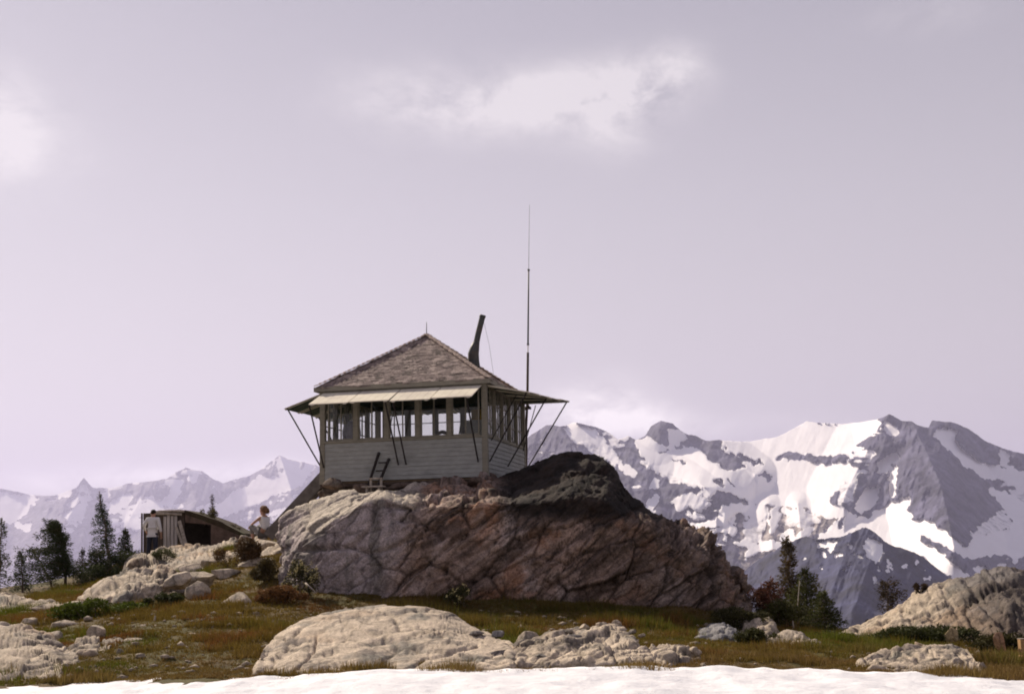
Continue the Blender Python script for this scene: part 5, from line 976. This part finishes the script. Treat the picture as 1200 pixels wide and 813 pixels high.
for s_ in (-1, 1): MB().tube([(.15 * s_, 0, .42), (.19 * s_, 0, .2), (.18 * s_, 0, .0)], [.06, .06, .05], 8).build('sleeve', COATM, r, True)
# antenna mast behind the right back corner
mp = at(617.5, 545, 35.7); mt = at(619, 413, 35.7); mh = mt[2] - mp[2]; mast = thing('antenna_mast', 'tall thin radio mast behind the right back corner of the cabin', 'antenna', tuple(mp))
dxm = (at(619, 413, 35.7) - mp); 
def ms(py, px=None):
    p = at(px if px else 617.5 + (545 - py) * .0088, py, 35.7) - mp; return tuple(p)
MB().tube([ms(556, 616), ms(530, 617), ms(500, 616.6), ms(470, 618), ms(413)], [.040, .034, .034, .036, .034], 8).build('lower_pole', DWOOD, mast, True)
MB().tube([ms(413.5), ms(403)], .016, 8).build('insulator', simple('white insulator', (.72, .70, .68), .05), mast); MB().tube([ms(403.2), ms(316)], [.024, .020], 8).build('upper_pole', METAL, mast, True)
MB().tube([ms(404.5), ms(402.5)], .034, 8).tube([ms(317.5), ms(315.5)], .034, 8).build('collar', METAL, mast); MB().tube([ms(316), ms(240, 620.5)], [.007, .004], 5).build('whip', METAL, mast)
MB().bar(ms(478, 611), ms(478, 622.5), .05, .07).bar(ms(474, 614), ms(468, 617.6), .04, .05).bar(ms(470, 616), ms(479, 621), .05, .06).build('bracket', DWOOD, mast)
# ladder leaning on the front wall, small wooden step stand below it
def cwall(px, off=.0): # x on the front wall for a photo column
    return -(570.5 - px) / 193.5 * CW
lad = thing('ladder', 'short dark ladder leaning against the front wall under the windows', 'ladder', inr(cwall(449), -.25, -.1), -PSI)
for s_ in (-1, 1): MB().bar((s_ * .13 - .10, -.10, -.05), (s_ * .13 + .08, .20, .78 if s_ < 0 else .62), .05, .05).build('rail', STRUTM, lad)
for z in (.12, .32, .52): MB().bar((-.17 + z * .24, -.045 + z * .355, z), (.10 + z * .22, -.045 + z * .355, z), .03, .03).build('rung', STRUTM, lad)
stp = thing('step_stand', 'small bare wood trestle step standing under the ladder', 'step', tuple(at(438, 581, 30.25) - np.array([0, 0, .02])), -PSI)
MB().box(-.26, .26, -.12, .12, .22, .255).build('tread', BARE, stp, bevel=.004); MB().box(-.16, .16, .10, .24, .42, .455).build('top_tread', BARE, stp, bevel=.004)
for x in (-.16, .16): MB().bar((x, -.08, -.25), (x * .9, -.05, .2195), .05, .05).build('leg', BARE, stp); MB().bar((x * .8, .17, -.25), (x * .8, .17, .4195), .05, .05).build('leg', BARE, stp)
STAIRW = simple('dark grey stair boards', (.15, .13, .12), .3, 6, .9, .4, 30)
# steep plank stair up the left side
st = thing('plank_stair', 'steep plank stairway climbing to the left side of the cabin', 'stairs', tuple(at(318, 613, 34.0)))
a0 = np.zeros(3); a1 = at(381, 545, 34.0) - at(318, 613, 34.0); dv = Vector(a1).normalized()
for y in (-.06, .72): MB().bar(Vector((-.2, y, -.2 * dv.z / dv.x)) + Vector((.13, 0, -.13)), Vector(a1) + Vector((.13, y, -.13)), .05, .30).build('stringer', STAIRW, st)
for i in range(8):
    p = Vector(a1) * (i + .5) / 8; MB().box(p.x - .02, p.x + .24, -.03, .69, p.z - .10, p.z - .065).build('tread', STAIRW, st)
for f in (.45, .8):
    p = Vector(a1) * f; MB().box(p.x + .12, p.x + .20, .0, .08, p.z - 1.6, p.z - .3).build('post', DWOOD, st)
for i, (px, py, wp, hp, Y, lb) in enumerate([(392, 573, 30, 14, 31.4, 'brown block under the left front corner of the cabin'), (384, 586, 26, 14, 32.6, 'dark rounded stone under the stairway'), (423, 578, 26, 12, 31.0, 'dark stone between the corner block and the step stand'), (372, 596, 22, 12, 33.2, 'dark stone at the foot of the stairway stringer'), (470, 574, 44, 10, 31.0, 'dark flat stone under the front wall, right of the step stand'), (520, 572, 50, 12, 31.0, 'long dark stone under the middle of the front wall'), (560, 570, 34, 12, 30.9, 'dark stone under the right front corner of the cabin')]):
    boulder('stone', lb, px, py, wp, hp, Y, 90 + i, (.12, .085, .065), group='stones packed under the cabin', ang=1.3, sub=3)
# post stub and plank at the right edge
ORW = simple('orange tan wood', (.45, .27, .13), .3, 8, .9, .4, 30, (1, 1, .3))
r = thing('wooden_post', 'short tan wooden post stub at the right edge', 'post', tuple(on(1189, 19.9)), .2)
MB().box(-.045, .045, -.045, .045, -.1, .34).build('stub', ORW, r, bevel=.006); MB().box(-.047, .047, -.047, .047, .3405, .352).build('top', BARE, r)
MBp = MB().bar((0, 0, .0), (.30, .05, -.14), .10, .03); o = MBp.build('plank', ORW, None, bevel=.004); o.location = tuple(on(1186, 19.4) + np.array([0, 0, .10])); tag(o, 'short tan plank slanting down beside the post stub', 'plank')
# ------------------------------------------------------------------ old shed
SY0 = 47.5
def sp(px, py, Y=SY0): return np.array(at(px, py, Y))
sb = sp(215, 648); shed = thing('shed', 'tumbledown plank and stone shed with sloping sod roof and dark doorway', 'shed', tuple(sb))
def L(px, py, Y=SY0): return tuple(sp(px, py, Y) - sb)
SODM = simple('sod roof', (.055, .04, .024), .4, 3, .95, .8, 12, (1, 1, 1), .1, (.07, .075, .03)); SWALL = simple('dark stone wall', (.12, .08, .06), .5, 3.5, .95, .9, 9); WB = simple('white grey weathered boards', (.42, .38, .36), .25, 9, .9, .4, 30, (1, 1, .15)); DB = simple('dark brown boards', (.10, .075, .06), .35, 8, .9, .5, 30, (1, 1, .2))
def prism(mb, pts, depth):          # polygon in the shed's front plane, extruded back
    n = len(pts); P = [Vector(p) for p in pts] + [Vector(p) + Vector((0, depth, 0)) for p in pts]
    return mb.add(P, [tuple(range(n)), tuple(reversed(range(n, 2 * n)))] + [(i, i + n, (i + 1) % n + n, (i + 1) % n) for i in range(n)])
def strips(pts_top, px0, px1, pyb, n, m, nm, Y, gap=.12, dep=.03, seed=1):
    r_ = random.Random(seed); mb = MB()
    for i in range(n):
        a = px0 + (px1 - px0) * i / n; b_ = px0 + (px1 - px0) * (i + 1 - gap) / n; tp = pts_top + r_.uniform(-.8, .8); bt = pyb + r_.uniform(-1, 1)
        prism(mb, [L(a, bt, Y), L(b_, bt, Y), L(b_, tp, Y), L(a, tp, Y)], dep + r_.uniform(0, .02))
    return mb.build(nm, m, shed)
strips(604, 191.5, 208.5, 641, 4, WB, 'board_panel', SY0, .22, seed=2)
strips(602, 168, 192, 655, 5, DB, 'plank_wall', SY0 + .12, .10, seed=3); strips(640, 190, 214, 652, 3, DB, 'lower_boards', SY0 + .08, .06, seed=4); strips(601, 208.5, 216, 652, 1, DB, 'door_jamb', SY0 + .15, 0, seed=6)
prism(MB(), [L(165.2, 655), L(166.8, 655), L(166.8, 601), L(165.2, 601)], .06).build('corner_pole', DWOOD, shed)
mb = MB()
for (p, q, hgt) in [((176, 601.5), (213, 602.5), .10), ((186, 599), (216, 598.8), .09), ((180, 600), (200, 599.2), .07)]: mb.tube([Vector(L(*p, SY0 - .05)), Vector(L((p[0] + q[0]) / 2, (p[1] + q[1]) / 2 - .4, SY0 - .1)), Vector(L(*q, SY0 - .05))], hgt / 2, 7)
mb.build('roof_poles', BARE, shed)
prism(MB(), [L(178, 600.5), L(217, 601.5), L(217, 597.5), L(210, 596.8), L(178, 598.5)], 2.4).build('flat_roof', DB, shed)
prism(MB(), [L(216, 597.2), L(236, 603), L(258, 611), L(284, 624.5), L(284, 628.5), L(256, 617), L(236, 609), L(216, 602.5)], 2.6).build('sod_roof', SODM, shed)
# front walls right of the doorway, lintel above it, dark room behind
prism(MB(), [L(247, 646), L(284.5, 640), L(284.5, 628.6), L(256, 617.2), L(247, 613.4)], .35).build('stone_wall', SWALL, shed)
prism(MB(), [L(217, 612), L(247, 614.5), L(247, 613.3), L(236, 609.2), L(217, 602.9)], .2).build('lintel', SWALL, shed)
prism(MB(), [L(168, 660, SY0 + 2.3), L(284, 650, SY0 + 2.3), L(284, 628.6, SY0 + 2.3), L(236, 609, SY0 + 2.3), L(216, 602, SY0 + 2.3), L(168, 601, SY0 + 2.3)], .15).build('back_wall', STRUTM, shed)
MB().bar(L(247, 632, SY0 + .3), L(247, 632, SY0 + 2.2), .10, 1.1).build('inner_wall', STRUTM, shed); prism(MB(), [L(283, 645, SY0 + .36), L(284.4, 645, SY0 + .36), L(284.4, 629, SY0 + .36), L(283, 629, SY0 + .36)], 1.9).build('end_wall', SWALL, shed)
for p, q, w_ in [((210, 610), (221, 650), .13), ((206.5, 617), (217, 646), .09)]:
    A = Vector(L(*q, SY0 - .55)); B = Vector(L(*p, SY0 - .05)); o = MB().bar((0, 0, 0), B - A, w_, .035, (0, 1, 0)).build('leaning_plank', BARE, None, bevel=.004); o.location = Vector(sb) + A
    tag(o, 'wide grey plank leaning in front of the shed doorway' if w_ > .1 else 'narrow grey plank leaning left of the wide plank at the shed', 'plank')
shrub('shrub', 'tuft of yellow green plants growing on the sod roof of the shed', 243, 48.2, 26, 20, 44, (.085, .07, .025), n=900, pyb=613, stems=6, depth=.5)
shrub('shrub', 'thin brown plants along the lower end of the sod roof', 268, 48.4, 26, 8, 45, (.06, .045, .022), n=500, pyb=622, stems=5, depth=.4)
# ------------------------------------------------------------------ people
def skin(name, verts, edges, radii, m, parent=None, root=0, sub=2):
    me = bpy.data.meshes.new(name); me.from_pydata([Vector(v) for v in verts], edges, []); o = link(name, me, m, parent)
    o.modifiers.new('s', 'SKIN')
    for i, r_ in enumerate(radii):
        sv = me.skin_vertices[0].data[i]; sv.radius = r_ if hasattr(r_, '__len__') else (r_, r_); sv.use_root = (i == root)
    o.modifiers.new('d', 'SUBSURF').levels = sub; bpy.context.view_layer.update()
    dg = bpy.context.evaluated_depsgraph_get(); ev = o.evaluated_get(dg); nm = bpy.data.meshes.new_from_object(ev); o.modifiers.clear(); o.data = nm
    for p in nm.polygons: p.use_smooth = True
    if not nm.materials: nm.materials.append(m)
    return o
class SK:
    def __init__(s): s.v = []; s.e = []; s.r = []
    def p(s, co, r_, par=None):
        s.v.append(co); s.r.append(r_); i = len(s.v) - 1
        if par is not None: s.e.append((par, i))
        return i
    def chain(s, par, lst):
        for co, r_ in lst: par = s.p(co, r_, par)
        return par
    def hand(s, par, w, d, side_, curl):   # palm and five fingers going along d from the wrist
        d = Vector(d).normalized(); a = d.cross(Vector(curl)).normalized(); c = a.cross(d)
        pm = s.p(tuple(Vector(w) + d * .055), (.030, .016), par)
        for k, (off, ln) in enumerate(((-.027, .072), (-.009, .083), (.009, .078), (.026, .060))):
            q0 = Vector(w) + d * .092 + a * off; s.chain(pm, [(tuple(q0), .0095), (tuple(q0 + d * ln * .5 + c * -.012), .0085), (tuple(q0 + d * ln * .85 + c * -.035), .007)])
        t0 = Vector(w) + d * .04 + a * -.036 * side_; s.chain(pm, [(tuple(t0), .011), (tuple(t0 + d * .035 + a * -.014 * side_ - c * .012), .009)])
SKIN_ = simple('skin', (.42, .24, .17), .1, 6, .6); SHIRT = simple('white shirt cloth', (.66, .63, .62), .07, 7, .9, .4, 14); DKT = simple('dark blue trousers', (.028, .030, .045), .2, 8); GRT = simple('grey cloth', (.20, .185, .17), .15, 8); HAIRD = simple('dark hair', (.025, .018, .014), .3, 14); HAIRR = simple('reddish brown hair', (.19, .105, .06), .4, 14); BELT = simple('brown leather', (.06, .035, .02), .2, 8)
def headlock(name, m, parent, c, rx, ry, rz, seed, amp=.18, cut=None):
    bm = bmesh.new(); bmesh.ops.create_icosphere(bm, subdivisions=4, radius=1); V = np.array([v.co[:] for v in bm.verts]); F = np.array([[v.index for v in f.verts] for f in bm.faces]); bm.free()
    D = V * (1 + amp * fbm(V, 2.2, 4, seed))[:, None] * np.array([rx, ry, rz])
    if cut is not None: D = np.where((V @ np.array(cut) > .35)[:, None], D * .80, D)
    return link(name, mesh_np(name, D + np.array(c), F, m), None, parent)
# standing man, back to us
mb_ = at(178, 653.5, 46.6); mz = surf(mb_[0], 46.6); man = thing('person', 'standing man seen from behind in white shirt and dark trousers beside the shed', 'person', (mb_[0], 46.6, max(mz, mb_[2] - .05)), rad(-8))
b_ = SK(); pel = b_.p((0, 0, .93), (.145, .105)); ch_ = b_.chain(pel, [((0, .01, 1.10), (.135, .10)), ((0, .015, 1.28), (.155, .105)), ((0, .0, 1.41), (.135, .085))]); nk = b_.chain(ch_, [((0, .02, 1.51), .055)])
b_.chain(nk, [((0, .045, 1.60), (.072, .088)), ((0, .05, 1.68), (.074, .090)), ((0, .045, 1.745), (.05, .06))]); nose = b_.p((0, .15, 1.635), .012, nk + 1)
for s_ in (-1, 1):
    e_ = {-1: [((-.20, 0, 1.42), .062), ((-.33, -.03, 1.18), .044), ((-.31, .10, 1.0), .036), ((-.285, .15, .955), .028)], 1: [((.20, 0, 1.42), .062), ((.27, -.03, 1.16), .044), ((.30, .06, .92), .036), ((.30, .08, .87), .028)]}[s_]
    h_ = b_.chain(ch_, e_); b_.hand(h_, e_[-1][0], (-.1 * s_, .35, -.9), s_, (0, 1, .2))
    b_.chain(pel, [((.095 * s_, 0, .86), .098), ((.125 * s_, .015, .50), .062), ((.14 * s_, -.02, .10), .044), ((.145 * s_, .06, .045), .042), ((.15 * s_, .16, .03), .034)]); b_.p((.082 * s_, .04, 1.625), .014, nk + 1)
skin('body', b_.v, b_.e, b_.r, SKIN_, man, pel)
s2_ = SK(); p0 = s2_.p((0, 0, .95), (.180, .138)); s2_.p((0, 0, .86), (.182, .14), p0); c_ = s2_.chain(p0, [((0, .01, 1.10), (.164, .128)), ((0, .01, 1.28), (.175, .128)), ((0, -.005, 1.42), (.145, .098)), ((0, .012, 1.48), (.068, .066))])
for s_ in (-1, 1): s2_.chain(c_ - 1, [((.20 * s_, 0, 1.425), .080), ((-.335, -.03, 1.18) if s_ < 0 else (.275, -.03, 1.16), .068), ((-.312, .09, 1.01) if s_ < 0 else (.298, .05, .95), .052)])
skin('shirt', s2_.v, s2_.e, s2_.r, SHIRT, man, p0)
s3_ = SK(); p0 = s3_.p((0, 0, .97), (.162, .122)); s3_.p((0, 0, 1.04), (.15, .115), p0)
for s_ in (-1, 1): s3_.chain(p0, [((.095 * s_, 0, .84), .113), ((.125 * s_, .015, .50), .085), ((.14 * s_, -.015, .12), .072)])
skin('trousers', s3_.v, s3_.e, s3_.r, DKT, man, p0)
MB().tube([(0, 0, .985), (0, 0, 1.03)], .0, 4, False) if False else None
for s_ in (-1, 1): skin('boot', [(.14 * s_, -.05, .06), (.145 * s_, .05, .055), (.15 * s_, .17, .04)], [(0, 1), (1, 2)], [.058, .056, .045], BELT, man)
headlock('hair', HAIRD, man, (0, .025, 1.685), .092, .105, .095, 5, .12, (0, .9, -.4))
# seated woman, turned to the left
wb_ = at(309, 628.5, 38.6); wz = surf(wb_[0], 38.6); wom = thing('person', 'seated woman with wind blown reddish hair and white sleeveless top on the ledge', 'person', (wb_[0], 38.6, max(wz, wb_[2] - .06)), rad(-42)); wom.scale = (1.1, 1.1, 1.1)
b_ = SK(); pel = b_.p((.02, 0, .13), (.135, .15)); ch_ = b_.chain(pel, [((.045, 0, .28), (.105, .125)), ((.03, 0, .43), (.11, .145)), ((.01, 0, .53), (.09, .12))]); nk = b_.chain(ch_, [((-.02, 0, .61), .046)])
b_.chain(nk, [((-.045, 0, .69), (.082, .068)), ((-.05, 0, .77), (.084, .07)), ((-.045, 0, .83), (.055, .05))]); b_.p((-.15, 0, .725), .011, nk + 1); b_.p((-.125, 0, .675), .016, nk + 1)
for s_ in (-1, 1):
    ar = [((.01, .165 * s_, .52), .046), ((-.16, .22 * s_, .40), .034), ((-.34, .15 * s_, .37), .026), ((-.375, .14 * s_, .362), .021)]; h_ = b_.chain(ch_, ar); b_.hand(h_, ar[-1][0], (-.8, -.1 * s_, -.55), s_, (0, 0, 1))
    b_.chain(pel, [((-.05, .10 * s_, .13), .09), ((-.40, .13 * s_, .34), .062), ((-.30, .13 * s_, -.0), .045), ((-.33, .13 * s_, -.06), .038), ((-.44, .135 * s_, -.08), .03)])
skin('body', b_.v, b_.e, b_.r, SKIN_, wom, pel)
s2_ = SK(); p0 = s2_.p((.035, 0, .20), (.135, .15)); c_ = s2_.chain(p0, [((.05, 0, .30), (.125, .145)), ((.035, 0, .43), (.13, .16)), ((.012, 0, .535), (.095, .135))])
for s_ in (-1, 1): s2_.chain(c_, [((.01, .14 * s_, .545), .055)])
skin('top', s2_.v, s2_.e, s2_.r, SHIRT, wom, p0)
s3_ = SK(); p0 = s3_.p((.02, 0, .13), (.15, .165))
for s_ in (-1, 1): s3_.chain(p0, [((-.06, .10 * s_, .14), .105), ((-.40, .13 * s_, .34), .078), ((-.315, .13 * s_, .08), .062)])
skin('trousers', s3_.v, s3_.e, s3_.r, GRT, wom, p0)
for s_ in (-1, 1): skin('shoe', [(-.30, .13 * s_, -.06), (-.37, .133 * s_, -.075), (-.46, .136 * s_, -.09)], [(0, 1), (1, 2)], [.05, .046, .036], simple('pinkish shoe', (.42, .25, .2), .1), wom)
headlock('hair', HAIRR, wom, (-.01, 0, .775), .115, .10, .10, 8, .3, (-.9, 0, -.35)); headlock('hair_lock', HAIRR, wom, (.09, .04, .72), .07, .06, .07, 9, .5)
r = thing('backpack', 'dark rucksack lying on the ledge behind the seated woman', 'backpack', tuple(on(320, 38.2) + np.array([0, 0, -.03])), .3)
headlock('bag_body', DKT, r, (0, 0, .15), .21, .15, .17, 12, .12); headlock('pocket', DKT, r, (-.02, -.13, .12), .10, .06, .08, 13, .1); MB().tube([(-.1, -.05, .30), (-.12, .02, .36), (.1, -.03, .31)], .012, 6).build('strap', BELT, r)
